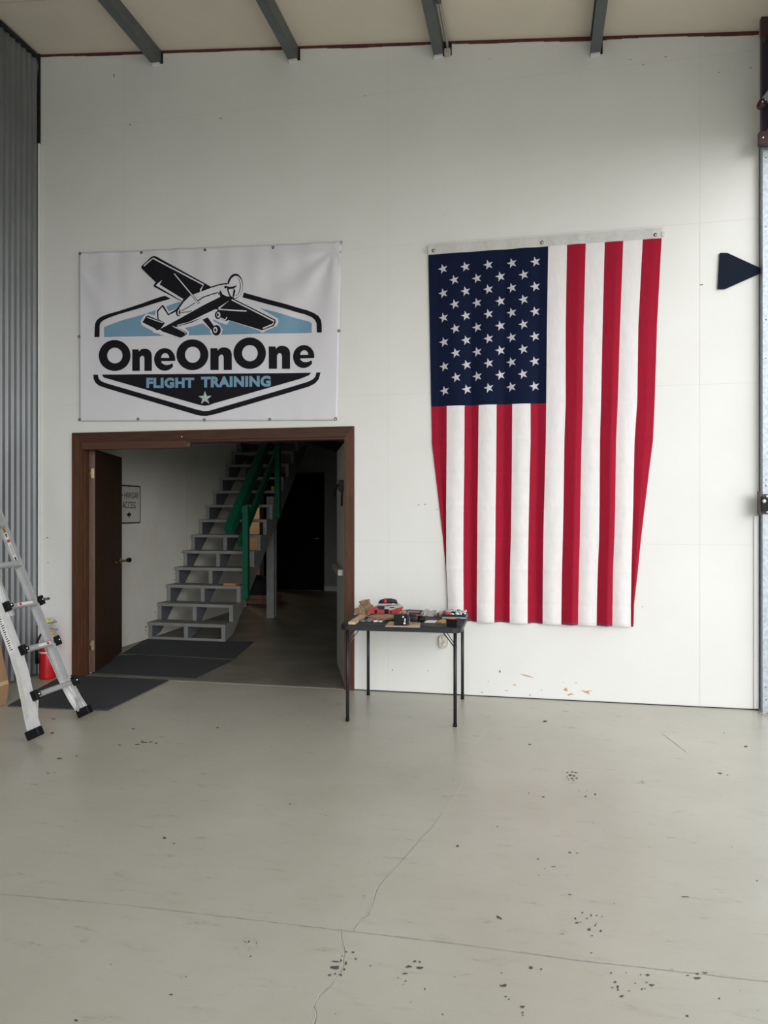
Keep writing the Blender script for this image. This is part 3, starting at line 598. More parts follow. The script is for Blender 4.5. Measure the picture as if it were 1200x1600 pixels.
art('wheel', [z3(ell(222,558,28,34,18))], K, 6); art('wheel_hub', [z3(ell(225,556,17,24,14))], Wm, 7); art('wheel', [z3(ell(220,556,9,14,12))], K, 8)
art('wing_stripe', [z3(stroke([(238,582),(285,600),(298,575)], 10))], Wm, 6)
# propeller
art('propeller_disc', [z3(ell(368,314,66,106,32,.12))], K, 6)
art('propeller_disc', [z3(ell(373,320,57,93,32,.12))], Wm, 7)
art('propeller_line', [z3(ell(374,318,42,80,24,.12,-80,80)+ell(374,318,36,76,24,.12,-80,80)[::-1])], K, 8)
art('propeller_blade', [z3([(305,322),(340,318),(365,314),(382,292),(378,320),(355,335),(315,340)])], K, 8)
art('propeller_blade', [z3([(358,330),(372,350),(362,395),(345,420),(350,380)])], K, 8)
art('propeller_blade', [z3([(275,318),(292,310),(305,318),(298,330),(283,334)])], K, 8)
art('spinner', [z3([(302,298),(382,294),(372,312),(340,318),(302,315)])], Wm, 8)
# lettering
def mapbox(pts, x0, y0, x1, y1): return c1([(x0+p[0]*(x1-x0), y1-p[1]*(y1-y0)) for p in pts])
nG = [(0,0),(0,.965),(.32,.965),(.34,.86),(.40,.93),(.50,.985),(.62,1),(.76,.985),(.88,.93),(.96,.84),(1,.70),(1,0),(.62,0),(.62,.56),(.595,.64),(.54,.68),(.48,.675),(.42,.63),(.385,.56),(.385,0)]
eO = [(math.cos(R(a)), math.sin(R(a))) for a in range(-8, 321, 8)]+[(.80,-.60),(.74,-.33),(.5,-.45),(.22,-.50),(-.05,-.46),(-.26,-.33),(-.34,-.16),(.985,-.14)]
eH = [(-.34,.14),(.44,.14),(.38,.36),(.22,.52),(.02,.56),(-.18,.48),(-.30,.32)]
eg = lambda lp, cx, cy, rx, ry: c1([(cx+x*rx, cy-y*ry) for x, y in lp])
for cx, cy, rx, ry, ix, iy in ((207,484,65,63,31,32), (524,481,65,63,31,33), (758,475,66,64,32,33)):
    art('letter', [c1(ell(cx, cy, rx, ry, 40)), c1(ell(cx+1, cy, ix, iy, 32))], K, 2)
for x0, y0, x1, y1 in ((279,456,359,547), (597,451,685,543), (835,444,921,538)): art('letter', [mapbox(nG, x0, y0, x1, y1)], K, 2)
for cx, cy, rx, ry in ((411,500,43,46), (977,488,44,47)): art('letter', [eg(eO, cx, cy, rx, ry), eg(eH, cx, cy, rx, ry)], K, 2)
art('black_panel', [z4([(90,232),(600,228),(1097,223),(1085,236),(1050,250),(630,370),(610,378),(585,382),(560,378),(100,246)])], K, 1)
art('black_border', [z4([(49,232),(50,252),(60,272),(78,286),(120,300),(540,424),(565,430),(595,431),(640,421),(1085,290),(1115,275),(1133,255),(1142,222),(1122,222),(1117,242),(1104,256),(1080,267),(630,399),(605,406),(580,407),(550,401),(110,273),(88,264),(75,252),(71,232)])], K, 1)
for s, (xa, ya_, xb, yb_, sl) in (('FLIGHT', (305, 247, 535, 297, -1)), ('TRAINING', (567, 242, 902, 295, -5))):
    V, Fc = text_mesh(s, .055, 1.08); P = []
    for v in V:
        px, py = z4([(xa+v[0]*(xb-xa), yb_-v[1]*(yb_-ya_)+sl*v[0])])[0]; q = onY(px, py, YW-.02); P.append((q.x, by(q.x, q.z)-.0036, q.z))
    MB().add(P, Fc).build('lettering', M_blue, bo)
def starpts(cx, cy, r, rot=90, k=.40): return [(cx+(r if i % 2 == 0 else r*k)*math.cos(R(rot+36*i)), cy-(r if i % 2 == 0 else r*k)*math.sin(R(rot+36*i))) for i in range(10)]
sp_ = starpts(587, 345, 34, 92); art('star', [z4(sp_)], M_sp, 3)
M_sp2 = mat('banner_star_shade', (.30, .38, .38), .45)
for i in range(0, 10, 2): art('star_facet', [z4([(587, 345), sp_[i], sp_[i+1]])], M_sp2, 4)
# grommets
for (gx, gy) in ((66,69),(314,63),(575,54),(851,43),(1128,23),(64,745),(302,743),(572,746),(838,744),(1108,742),(62,407),(1121,384)):
    q = onY(*c1([(gx, gy)])[0], YW-.02); y = by(q.x, q.z)
    MB().lathe([(.004, .003), (.013, .003), (.014, 0), (.004, 0)], 12, Matrix.Translation((q.x, y, q.z)) @ Matrix.Rotation(R(90), 4, 'X')).build('grommet', M_purlin, bo)
    MB().box((q.x-.003, y-.007, q.z-.010), (q.x+.003, y-.003, q.z+.004)).build('screw', M_chrome, bo)

# ============================================================ FLAG
fo = thing('flag', (-.1, YW, .6), 'large red white and blue flag hung vertically on the white wall', 'flag')
cx5 = lambda x: 640+x/2.857
rowsF = [(368, [78,157,235,312,390,467,543,620,705,789,874,957,1044,1131]), (384, [82,160,238,314,391,467,543,619,703,787,872,955,1042,1127]),
 (516, [89,165,241,313,389,463,539,613,697,777,862,940,1022,1106]), (630, [95,165,245,308,388,458,540,610,697,773,855,930,1017,1096]),
 (691, [99,165,244,306,387,457,540,608,691,768,850,922,1005,1088]), (742, [115,164,243,305,386,456,536,604,689,765,849,920,1001,1069]), (793, [132,163,241,303,384,454,533,600,687,762,848,918,998,1051]),
 (842, [147,163,240,302,383,452,530,597,684,760,846,914,994,1034]), (891, [160,164,240,301,381,448,528,595,680,756,840,908,990,1020]),
 (940, [170,171,241,300,379,447,527,594,678,753,836,906,988,1004]), (974, [171,172,241,300,378,447,527,594,677,752,835,905,988,1001])]
YF = YW-.035
FR = [(onY(850, py, YF).z, [onY(cx5(x), 800, YF).x for x in xs]) for py, xs in rowsF]
ztop = FR[0][0]; zbot = FR[-1][0]; zhb = FR[1][0]; zcb = onY(850, 629.5, YF).z
creases = [onY(850, y, YF).z for y in (410, 460, 516, 568, 630, 685, 737, 790, 840, 891, 945)]
def fl_surf(k, z):      # k stripe coordinate 0..13
    for i in range(len(FR)-1):
        if z >= FR[i+1][0]-1e-6 or i == len(FR)-2: break
    f = (FR[i][0]-z)/(FR[i][0]-FR[i+1][0]); f = min(1, max(0, f))
    j = min(12, int(k)); u = k-j
    xa = FR[i][1][j]*(1-f)+FR[i+1][1][j]*f; xb = FR[i][1][j+1]*(1-f)+FR[i+1][1][j+1]*f
    x = xa+(xb-xa)*u; g_ = (ztop-z)/(ztop-zbot)      # 0 top .. 1 bottom
    d = .004+.020*g_                                  # stand-off
    amp = .007+.044*g_
    if j % 2 == 0:      # red: folded
        if j in (2, 4, 6): cr = .45; s_ = -1
        elif j in (8, 10): cr = .66; s_ = 1
        elif j == 12: cr = .55; s_ = .6
        else: cr = .5; s_ = -.5
        d += s_*amp*(u/cr if u < cr else (1-u)/(1-cr))*.8
    else: d += amp*.35*math.sin(math.pi*u)
    if j == 0: d -= (.03*g_)*(1-u)
    if j == 12: d -= (.02*g_)*u
    for i2, zz in enumerate(creases):
        e = (z-zz)/.016
        if abs(e) < 3: d += (.0035 if i2 % 2 else -.0035)*math.exp(-e*e)
    d += .0022*noise.noise((x*14, z*5, 2))+.0012*noise.noise((x*40, z*24, 5))
    return Vector((x, YF+.022-max(d, -.008), z))
def cloth(k0, k1, za, zb, name, m, nu, nvv, off=0):
    vs = []; fs = []
    for j in range(nvv+1):
        for i in range(nu+1): p = fl_surf(k0+(k1-k0)*i/nu if i < nu else k1-1e-6, za+(zb-za)*j/nvv); vs.append((p.x, p.y-off, p.z))
    for j in range(nvv):
        for i in range(nu): k = j*(nu+1)+i; fs.append((k, k+nu+1, k+nu+2, k+1))
    n0 = len(vs); vs += [(x, y+.001, z) for x, y, z in vs]; fs += [tuple(i+n0 for i in f[::-1]) for f in fs]
    return MB().add(vs, fs, None, True).build(name, m, fo)
M_red = mat('flag_red', (.34, .010, .032), .8, spec=.12, noise_scale=60, noise_amt=.12, stretch=(1, 1, .15)); M_fw = mat('flag_white', (.78, .76, .77), .8, spec=.15, noise_scale=40, noise_amt=.06, stretch=(1, 1, .3))
M_navy = mat('flag_navy', (.005, .011, .038), .8, spec=.12, noise_scale=80, noise_amt=.2); M_star = mat('star_thread', (.52, .52, .58), .6)
for j in range(13):
    o = cloth(j, j+1, zcb if j < 7 else zhb, zbot+.014, 'stripe', M_red if j % 2 == 0 else M_fw, 12, 150 if j < 7 else 190)
    o['label'] = 'red stripe' if j % 2 == 0 else 'white stripe'
    o2 = cloth(j, j+1, zbot+.014, zbot-.004, 'hem', mat('hem_red', (.17, .02, .035), .7) if j % 2 == 0 else M_fw, 12, 3, .0015)
MB()
o = cloth(0, 7, zhb, zcb, 'canton', M_navy, 84, 70); o['label'] = 'navy blue canton'
cloth(0, 13, ztop, zhb, 'header_band', mat('header_canvas', (.60, .60, .59), .7, noise_scale=30, noise_amt=.1), 130, 3, .0012)
M_th = mat('thread', (.55, .55, .55), .7)
for zz in (.010, .0045):
    for j in (3, 5, 7, 9, 11):
        P = [fl_surf(j+.05+.9*i/10, zbot+zz)-Vector((0, .003, 0)) for i in range(11)]; MB().tube(P, .0006, 4).build('hem_seam', M_th, fo)
# stars, five and four to the row, points turned sideways
rowpts5 = [(148,198),(248,188),(351,180),(457,172),(562,165)]
rowb = [(156,744),(255,737),(354,732),(454,727),(558,723)]
rowpts4 = [(199,248),(300,240),(405,232),(510,225)]; row4b = [(208,685),(302,679),(405,673),(506,670)]
sl = []
for r in range(6):
    for a, c in zip(rowpts5, rowb): sl.append((a[0]+(c[0]-a[0])*r/5, a[1]+(c[1]-a[1])*r/5))
for r in range(5):
    for a, c in zip(rowpts4, row4b): sl.append((a[0]+(c[0]-a[0])*r/4, a[1]+(c[1]-a[1])*r/4))
def kz(x, z):
    lo_, hi = 0, 12.9
    for _ in range(24):
        mid = (lo_+hi)/2
        if fl_surf(mid, z).x < x: lo_ = mid
        else: hi = mid
    return lo_
for (x, y) in sl:
    c_ = onY(cx5(x), 350+y/2.857, YF); rad = .0425; V = [(0, 0)]
    for i in range(10):
        r_ = rad if i % 2 == 0 else rad*.39; a = R(176+36*i); V.append((r_*math.cos(a), r_*math.sin(a)))
    P = []
    for vx, vz in V:
        k = kz(c_.x+vx, c_.z+vz); q = fl_surf(k, c_.z+vz); P.append((c_.x+vx, q.y-.0045, c_.z+vz))
    MB().add(P, [(0, i+1, (i+1) % 10+1) for i in range(10)]).build('star', M_star, fo)
for (x, y) in ((106, 115), (591, 79), (1098, 46)):
    q = onY(cx5(x), 350+y/2.857, YF)
    yy = fl_surf(kz(q.x, q.z-.0), min(q.z, ztop-.002)).y-.002
    MB().lathe([(.005, .003), (.014, .003), (.015, 0), (.005, 0)], 14, Matrix.Translation((q.x, yy, q.z)) @ Matrix.Rotation(R(90), 4, 'X')).build('grommet', M_brass if 0 else mat('dull_brass', (.25, .22, .15), .4, .9), fo)
    MB().lathe([(.001, .006), (.006, .005), (.007, 0), (.001, 0)], 8, Matrix.Translation((q.x, yy-.001, q.z)) @ Matrix.Rotation(R(90), 4, 'X')).build('screw_head', M_chrome, fo)
for (x, y) in ((70, 115), (1133, 42)):
    q = onY(cx5(x), 350+y/2.857, YF); hx = .009; hz = .017
    MB().tube([(q.x-hx, YW-.02, q.z-hz), (q.x-hx, YW-.02, q.z+hz), (q.x+hx, YW-.02, q.z+hz), (q.x+hx, YW-.02, q.z-hz), (q.x-hx, YW-.02, q.z-hz)], .003, 6).build('tie_loop', M_white, fo)

# navy wedge panel ------------------------------------------------
pts = [(1125,395),(1136,395),(1188.5,419),(1189.5,426),(1133,451),(1122,451)]
P = [onY(*p, YW-.02) for p in pts]
o = MB().prism([(p.x, p.z) for p in P], 'y', YW-.022, YW-.0006).build('wedge_panel', mat('navy_board', (.008, .014, .027), .8, spec=.12)); tag(o, 'navy blue wedge shaped board on the white wall pointing at the steel column', 'sign board')

# outlet box
q = onY(693, 1002, YW)
t = thing('wall_outlet', (q.x, YW, q.z), 'oval metal electrical outlet plate on the white wall under the table', 'outlet')
pl_ = []
for k in range(9): a = R(180*k/8); pl_.append((q.x+.036*math.cos(a), q.z+.024+.030*math.sin(a)))
for k in range(9): a = R(180+180*k/8); pl_.append((q.x+.036*math.cos(a), q.z-.024+.030*math.sin(a)))
MB().prism(pl_, 'y', YW-.03, YW-.0006).build('outlet_box', mat('outlet_rim', (.45, .44, .40), .35, .7), t)
MB().prism([(q.x+(x-q.x)*.86, q.z+(z-q.z)*.9) for x, z in pl_], 'y', YW-.034, YW-.03).build('cover_plate', mat('cover_metal', (.72, .70, .64), .3, .6, noise_scale=20, noise_amt=.3), t)
for dz in (.026, -.026):
    MB().lathe([(.001, .003), (.013, .003), (.016, 0), (.001, 0)], 14, Matrix.Translation((q.x, YW-.034, q.z+dz)) @ Matrix.Rotation(R(90), 4, 'X')).build('socket', mat('socket', (.6, .58, .53), .4), t)
MB().lathe([(.001, .003), (.004, .002), (.004, 0), (.001, 0)], 8, Matrix.Translation((q.x, YW-.034, q.z)) @ Matrix.Rotation(R(90), 4, 'X')).build('screw_head', M_dark, t)

# ============================================================ steel column, brackets
t = thing('steel_column', (1.77, 5.98, 0), 'galvanised steel channel column at the edge of the open hangar side', 'column')
MB().box((XR+.006, 5.955, .004), (XR+.22, 5.963, 4.34)).box((XR+.006, 5.963, .004), (XR+.014, 6.10, 4.34)).box((XR+.212, 5.963, .004), (XR+.22, 6.10, 4.34)).build('channel', M_steel, t)
b = MB()
for py in (750, 759, 1074, 1093, 500, 560, 355, 247):
    for dx in (.022, .062):
        z = onY(1190, py, 5.955).z; b.lathe([(.001, .001), (.0045, .001), (.0045, 0), (.001, 0)], 8, Matrix.Translation((XR+.006+dx, 5.955, z)) @ Matrix.Rotation(R(90), 4, 'X'))
tag(b.build('bolt_hole', M_dark, t), kind='stuff')
z0 = onY(1190, 1106, YW).z; z1 = onY(1182, 806, YW).z
MB().box((XR-.036, YW-.016, .015), (XR-.006, YW-.002, z1)).build('edge_angle', mat('white_angle', (.8, .81, .83), .3), t)
def bracket(zlo, zhi, lab):
    t = thing('wall_bracket', (XR+.06, 5.94, zlo), lab, 'bracket')
    MB().box((XR-.028, 5.935, zlo), (XR+.19, 5.952, zhi)).build('plate', M_brown, t)
    MB().box((XR-.034, 5.88, zlo-.004), (XR-.028, 5.952, zhi+.02)).build('side_flange', M_brown, t)
    for dx in (.03, .085, .14):
        for z in (zlo+.018, zhi-.018):
            MB().lathe([(.001, .008), (.009, .008), (.011, 0), (.001, 0)], 8, Matrix.Translation((XR-.0+dx, 5.935, z)) @ Matrix.Rotation(R(90), 4, 'X')).build('bolt', M_white, t)
    return t
za = onY(1190, 803, 5.94).z; zb_ = onY(1190, 772, 5.94).z
t = bracket(za, zb_, 'dark brown bolted hinge bracket halfway up the steel column')
zm = (za+zb_)/2
MB().prism([(XR-.026, zm-.055), (XR+.03, zm-.055), (XR+.075, zm+.01), (XR+.078, zm+.035), (XR-.026, zm+.055)], 'y', 5.87, 5.934).build('knuckle', M_black, t)
MB().lathe([(.001, .01), (.014, .01), (.016, 0), (.001, 0)], 10, Matrix.Translation((XR-.01, 5.87, zm+.02)) @ Matrix.Rotation(R(90), 4, 'X')).build('pin', M_chrome, t)
# upper mechanism
t = thing('door_hinge_assembly', (XR+.07, 5.9, 4.3), 'dark brown steel door lifting bracket at the top of the column', 'bracket')
zf = lambda y: onY(1190, y, 5.93).z
MB().box((XR-.012, 5.90, zf(228)), (XR+.28, 5.954, zf(45))).build('backing_plate', mat('dark_plum_steel', (.035, .025, .045), .5, .3), t)
MB().prism([(XR-.03, zf(62)), (XR-.03, zf(14)), (XR, zf(8)), (XR+.2, zf(8)), (XR+.2, zf(58)), (XR+.02, zf(58)), (XR-.0, zf(72))], 'y', 5.86, 5.90).build('top_lug', M_brown, t)
MB().prism([(XR-.045, zf(232)), (XR-.045, zf(213)), (XR+.0, zf(212)), (XR+.10, zf(180)), (XR+.2, zf(180)), (XR+.2, zf(232))], 'y', 5.86, 5.90).build('bottom_lug', M_brown, t)
MB().beam((XR-.03, 5.84, zf(172)), (XR+.20, 5.84, zf(108)), .03, .05, (0, 1, 0)).build('lift_arm', M_steel, t)
MB().lathe([(.001, .05), (.03, .05), (.03, 0), (.001, 0)], 14, Matrix.Translation((XR-.035, 5.86, zf(173))) @ Matrix.Rotation(R(90), 4, 'X')).build('pivot', M_brown, t)
for (dx, yy) in ((-.035, 172), (-.015, 169), (-.02, 222)):
    MB().lathe([(.001, .006), (.008, .006), (.009, 0), (.001, 0)], 8, Matrix.Translation((XR+dx, 5.812 if yy < 200 else 5.86, zf(yy))) @ Matrix.Rotation(R(90), 4, 'X')).build('bolt', M_chrome, t)
# dry leaves at the column foot
b = MB(); random.seed(3)
for k in range(26):
    x = XR+random.uniform(-.03, .12); y = 5.90+random.uniform(-.05, .03); z = .002+random.random()*.02; s = random.uniform(.01, .022); a = random.random()*6.3; e = Vector((math.cos(a)*s, math.sin(a)*s, random.uniform(-.002, .008))); f_ = Vector((-math.sin(a)*s*.5, math.cos(a)*s*.5, .003))
    p = Vector((x, y, z)); b.add([tuple(p-e), tuple(p+f_), tuple(p+e), tuple(p-f_)], [(0, 1, 2), (0, 2, 3)])
tag(b.build('leaf_litter', mat('dry_leaf', (.34, .24, .17), .8, noise_scale=60, noise_amt=.6)), 'small pile of dry brown leaves at the foot of the steel column', 'leaves', kind='stuff')

# ============================================================ LADDER
SL = .46
def LP(y, z, off=0.0):  # point in ladder plane; off outwards (towards +x, perpendicular)
    n_ = Vector((1, 0, SL)).normalized(); p = Vector((-3.18-SL*z, y, z)); return p+n_*off
def LQ(y, z, o=-.040): return LP(y, z, o*min(1, z/.22))     # rail centre line, set back behind the rung ends
ld = thing('extension_ladder', (-3.2, 4.52, 0), 'aluminium telescoping ladder leaning on the corrugated metal wall', 'ladder')
M_alu = mat('aluminium', (.76, .77, .78), .42, .3, noise_scale=14, noise_amt=.12); M_alu2 = mat('aluminium_satin', (.52, .53, .54), .45, .35, noise_scale=14, noise_amt=.12)
def rail(path, wd, th, inward, name, m=M_alu, so=-.040):
    """C channel rail following path [(y,z)]"""
    b = MB(); n_ = Vector((1, 0, SL)).normalized()
    for (y0, z0), (y1, z1) in zip(path[:-1], path[1:]):
        p = LQ(y0, z0, so); q = LQ(y1, z1, so); s_ = Vector((0, inward, 0))
        def bar(a0, a1, b0, b1):
            vs = []
            for P in (p, q):
                for (ss, nn_) in ((a0, b0), (a1, b0), (a1, b1), (a0, b1)): vs.append(tuple(P+s_*ss+n_*nn_))
            fs = [(0,1,2,3),(4,7,6,5),(0,4,5,1),(1,5,6,2),(2,6,7,3),(3,7,4,0)]
            if inward > 0: pass
            b.add(vs, fs)
        bar(0, .004, -wd/2, wd/2); bar(.004, th, wd/2-.005, wd/2); bar(.004, th, -wd/2, -wd/2+.005)
    me = b.build(name, m, ld); bm = bmesh.new(); bm.from_mesh(me.data); bmesh.ops.recalc_face_normals(bm, faces=bm.faces); bm.to_mesh(me.data); bm.free(); return me
near = [(4.235, .03), (4.265, .08), (4.29, .14), (4.345, .27), (4.385, .42), (4.402, .56), (4.412, .84), (4.415, 1.02)]
far = [(4.815, .03), (4.812, .08), (4.806, .16), (4.80, .27), (4.785, .60)]
rail(near, .085, .030, 1, 'outer_rail'); rail(far, .085, .030, -1, 'outer_rail')
rail([(4.445, .78), (4.445, 2.76)], .070, .022, 1, 'inner_rail', M_alu2, -.012); rail([(4.752, .30), (4.752, 2.76)], .064, .022, -1, 'inner_rail', M_alu2, -.012)
def rung(y0, y1, z, r, name='rung'):
    b = MB(); n_ = Vector((1, 0, SL)).normalized(); up = Vector((-SL, 0, 1)).normalized(); pr = []
    for k in range(12):
        a = 2*math.pi*k/12; pr.append(n_*math.cos(a)*r*1.15*(1 if abs(math.cos(a)) < .9 else .9)+up*math.sin(a)*r)
    c0 = LP(y0, z); c1_ = LP(y1, z); vs = [tuple(c0+p) for p in pr]+[tuple(c1_+p) for p in pr]
    b.add(vs, [(k, (k+1) % 12, 12+(k+1) % 12, 12+k) for k in range(12)], None, False); b.add([vs[k] for k in range(12)], [tuple(range(12))]); b.add([vs[12+k] for k in range(12)], [tuple(range(12))[::-1]])
    return b.build(name, M_alu2, ld)
zr = [.262, .552, .842]
yn = {0: (4.35, 4.79), 1: (4.405, 4.775), 2: (4.42, 4.772)}
for i, z in enumerate(zr):
    a, c = yn[i]; rung(a, c, z, .021 if i else .019)
    for (y, sgn) in ((a, 1), (c, -1)):
        j = MB(); p = LP(y, z)
        Mx = Matrix(((1/math.hypot(1, SL), 0, -SL/math.hypot(1, SL), p.x), (0, 1, 0, p.y), (SL/math.hypot(1, SL), 0, 1/math.hypot(1, SL), p.z), (0, 0, 0, 1)))
        j.box((.004, -.012, -.034), (.05, .012, .034), Mx, bev=.005).box((.0, -.014*1+sgn*.018, -.014), (.055, .014+sgn*.018, .014), Mx, bev=.004)
        tag(j.build('rung_lock', M_black, ld), 'black plastic locking bracket')
        MB().lathe([(.001, .010), (.007, .009), (.009, 0), (.001, 0)], 10, Mx @ Matrix.Translation((.05, sgn*.012, 0)) @ Matrix.Rotation(R(90), 4, 'Y')).build('rivet', M_chrome, ld)
p = LP(4.79, .842, .04); MB().tube([p, p+Vector((0, .055, .0))], .010, 8).build('lock_knob', M_purlin, ld)
for z in (1.122, 1.41, 1.70, 1.99, 2.28, 2.57): rung(4.45, 4.748, z, .022)
# braces under the lowest rung
for (y0, y1) in ((4.40, 4.315), (4.74, 4.80)):
    MB().beam(LP(y0, .25, .0), LP(y1, .12, .0), .006, .022, (1, 0, 0)).build('brace', M_alu, ld)
MB().beam(LP(4.755, .235, .02), LP(4.79, .09, .02), .006, .018, (0, 1, 0)).beam(LP(4.79, .16, -.02), LP(4.76, .07, -.02), .006, .014, (0, 1, 0)).build('brace', M_alu2, ld)
for (y, s_) in ((4.235, 1), (4.815, -1)):
    p = LP(y, .045); Mx = Matrix(((1/math.hypot(1, SL), 0, -SL/math.hypot(1, SL), p.x), (0, 1, 0, p.y), (SL/math.hypot(1, SL), 0, 1/math.hypot(1, SL), p.z), (0, 0, 0, 1)))
    b = MB().box((-.050, -.010 if s_ > 0 else -.046, -.020), (.050, .046 if s_ > 0 else .010, .040), Mx, bev=.006)
    b.v = [(x, y_, max(z, .001)) for x, y_, z in b.v]
    tag(b.build('rubber_foot', M_black, ld), 'black rubber foot')
# warning stickers
M_stk = mat('sticker_white', (.72, .72, .70), .5); M_stk2 = mat('sticker_worn', (.42, .41, .37), .6, noise_scale=70, col2=(.58, .57, .53), stretch=(1, 1, 3)); M_sred = mat('sticker_red', (.55, .03, .04), .5)
def sticker(y, z0, z1, w0, w1, m, name, side):
    n_ = Vector((1, 0, SL)).normalized(); e = Vector((0, side*.0006, 0))
    vs = [tuple(LQ(y if not callable(y) else y(z), z, -.040 if callable(y) else -.016)+n_*w_+e) for z, w_ in ((z0, w0), (z0, w1), (z1, w1), (z1, w0))]
    fs = [(0, 1, 2, 3) if side > 0 else (3, 2, 1, 0)]
    return MB().add(vs, fs).build(name, m, ld)
# outside faces of near rail face -y; camera sees them
ynf = lambda z: (lambda L: next(a[0]+(b_[0]-a[0])*(z-a[1])/(b_[1]-a[1]) for a, b_ in zip(L[:-1], L[1:]) if a[1] <= z <= b_[1]+1e-9))(near)
for z0, z1 in ((.15, .27), (.27, .42), (.42, .52)): sticker(ynf, z0, z1, -.033, -.004, M_stk2, 'sticker', -1)
for z0, z1 in ((.57, .69), (.69, .84), (.84, .98)): sticker(ynf, z0, z1, -.030, .006, M_stk, 'sticker', -1)
for k in range(16): z = .58+k*.0145; e = Vector((0, -.0012, 0)); sticker(lambda q: ynf(q)-.0006, z, z+.006, -.024, random.uniform(-.012, .002), M_black, 'sticker_print', -1)
sticker(lambda q: ynf(q)-.0006, .825, .86, -.028, .004, M_sred, 'sticker_print', -1)
# inside face of far inner rail (faces -y towards camera)
yi = 4.748
sticker(yi, 1.15, 1.395, -.018, .010, M_stk, 'sticker', -1)
sticker(yi-.0006, 1.355, 1.39, -.016, .008, mat('sticker_ochre', (.25, .17, .04), .5), 'sticker_print', -1)
sticker(yi-.0006, 1.285, 1.305, -.016, .008, M_sred, 'sticker_print', -1)
for zz in (1.335, 1.165):
    n_ = Vector((1, 0, SL)).normalized(); up = Vector((-SL, 0, 1)).normalized(); c_ = LP(yi-.0014, zz, -.020); s = 1 if zz > 1.2 else -1
    vs = [tuple(c_+n_*a+up*b_*1) for a, b_ in ((0, .016), (.011, .004), (.005, .004), (.005, -.014), (-.005, -.014), (-.005, .004), (-.011, .004))]
    MB().add(vs, [tuple(range(7))]).build('sticker_arrow', M_black, ld)
for k in range(9): z = 1.195+k*.0085; sticker(yi-.0006, z, z+.0035, -.012, .004, M_purlin, 'sticker_print', -1)
# stickers on rung two and three
for i, (a, c) in ((1, (.45, .80)), (2, (.30, .75))):
    y0, y1 = yn[i]; ya_, yb_ = y0+(y1-y0)*a, y0+(y1-y0)*c; z = zr[i]
    vs = [tuple(LP(y, z+dz, .0255)) for y, dz in ((ya_, -.009), (yb_, -.009), (yb_, .009), (ya_, .009))]; MB().add(vs, [(0, 1, 2, 3)]).build('sticker', M_stk, ld)
    yc = yb_-.03 if i == 1 else ya_+.03
    vs = [tuple(LP(yc+.016*math.cos(R(k*45)), z+.008*math.sin(R(k*45)), .0262)) for k in range(8)]; MB().add(vs, [tuple(range(8))]).build('sticker_print', M_sred, ld)

# ---------------------------------------------------------------- fire extinguisher
ex = Vector((-4.312, 5.90, 0)); t = thing('fire_extinguisher', ex, 'red fire extinguisher with a yellow tag on the floor by the wall corner', 'fire extinguisher')
T = Matrix.Translation(ex); M_fr = mat('extinguisher_red', (.55, .012, .018), .3)
MB().lathe([(.064, .001), (.072, .008), (.073, .02), (.071, .27), (.064, .315), (.044, .35), (.024, .37), (.020, .395)], 28, T).build('cylinder', M_fr, t)
MB().lathe([(.022, .392), (.026, .400), (.026, .43), (.016, .44), (.014, .465)], 14, T).build('valve', M_chrome, t)
MB().box((-.012, -.016, .455), (.012, .016, .475), T).beam(ex+Vector((-.02, -.01, .462)), ex+Vector((.11, -.02, .448)), .02, .008).beam(ex+Vector((-.03, -.01, .482)), ex+Vector((.10, -.02, .515)), .02, .008).build('lever', M_chrome, t)
MB().tube([ex+Vector((.025, -.015, .47)), ex+Vector((.06, -.03, .49)), ex+Vector((.10, -.03, .535)), ex+Vector((.07, -.03, .555)), ex+Vector((.02, -.02, .53)), ex+Vector((.0, -.02, .50))], .0025, 6).build('pull_ring', M_chrome, t)
MB().lathe([(.001, 0), (.020, 0), (.022, .02), (.012, .034), (.001, .036)], 12, T @ Matrix.Translation((.002, -.01, .50))).build('gauge_cap', mat('safety_yellow', (.75, .75, .05), .4), t)
MB().lathe([(.001, 0), (.018, 0), (.018, .008), (.001, .009)], 12, T @ Matrix.Translation((.03, -.028, .435)) @ Matrix.Rotation(R(90), 4, 'X')).build('gauge', M_fr, t)
MB().tube([ex+Vector((-.02, -.01, .43)), ex+Vector((-.045, -.03, .40)), ex+Vector((-.066, -.05, .34)), ex+Vector((-.064, -.062, .26)), ex+Vector((-.062, -.062, .14))], [.009, .010, .010, .013, .016], 10).build('hose', M_black, t)
MB().lathe([(.0735, .235), (.0745, .236), (.0745, .246), (.0735, .247)], 28, T).build('band', M_white, t)
p = [ex+Vector(v) for v in ((.015, -.045, .43), (.075, -.055, .445), (.092, -.055, .43), (.135, -.07, .315), (.085, -.075, .305), (.055, -.065, .335))]
b = MB().add([tuple(v) for v in p]+[tuple(v+Vector((0, .0015, 0))) for v in p], [tuple(range(6))[::-1], tuple(range(6, 12))]+[(i, (i+1) % 6, 6+(i+1) % 6, 6+i) for i in range(6)])
tag(b.build('inspection_tag', mat('tag_yellow', (.85, .47, .02), .55, noise_scale=50, noise_amt=.15), t), 'orange yellow inspection tag')

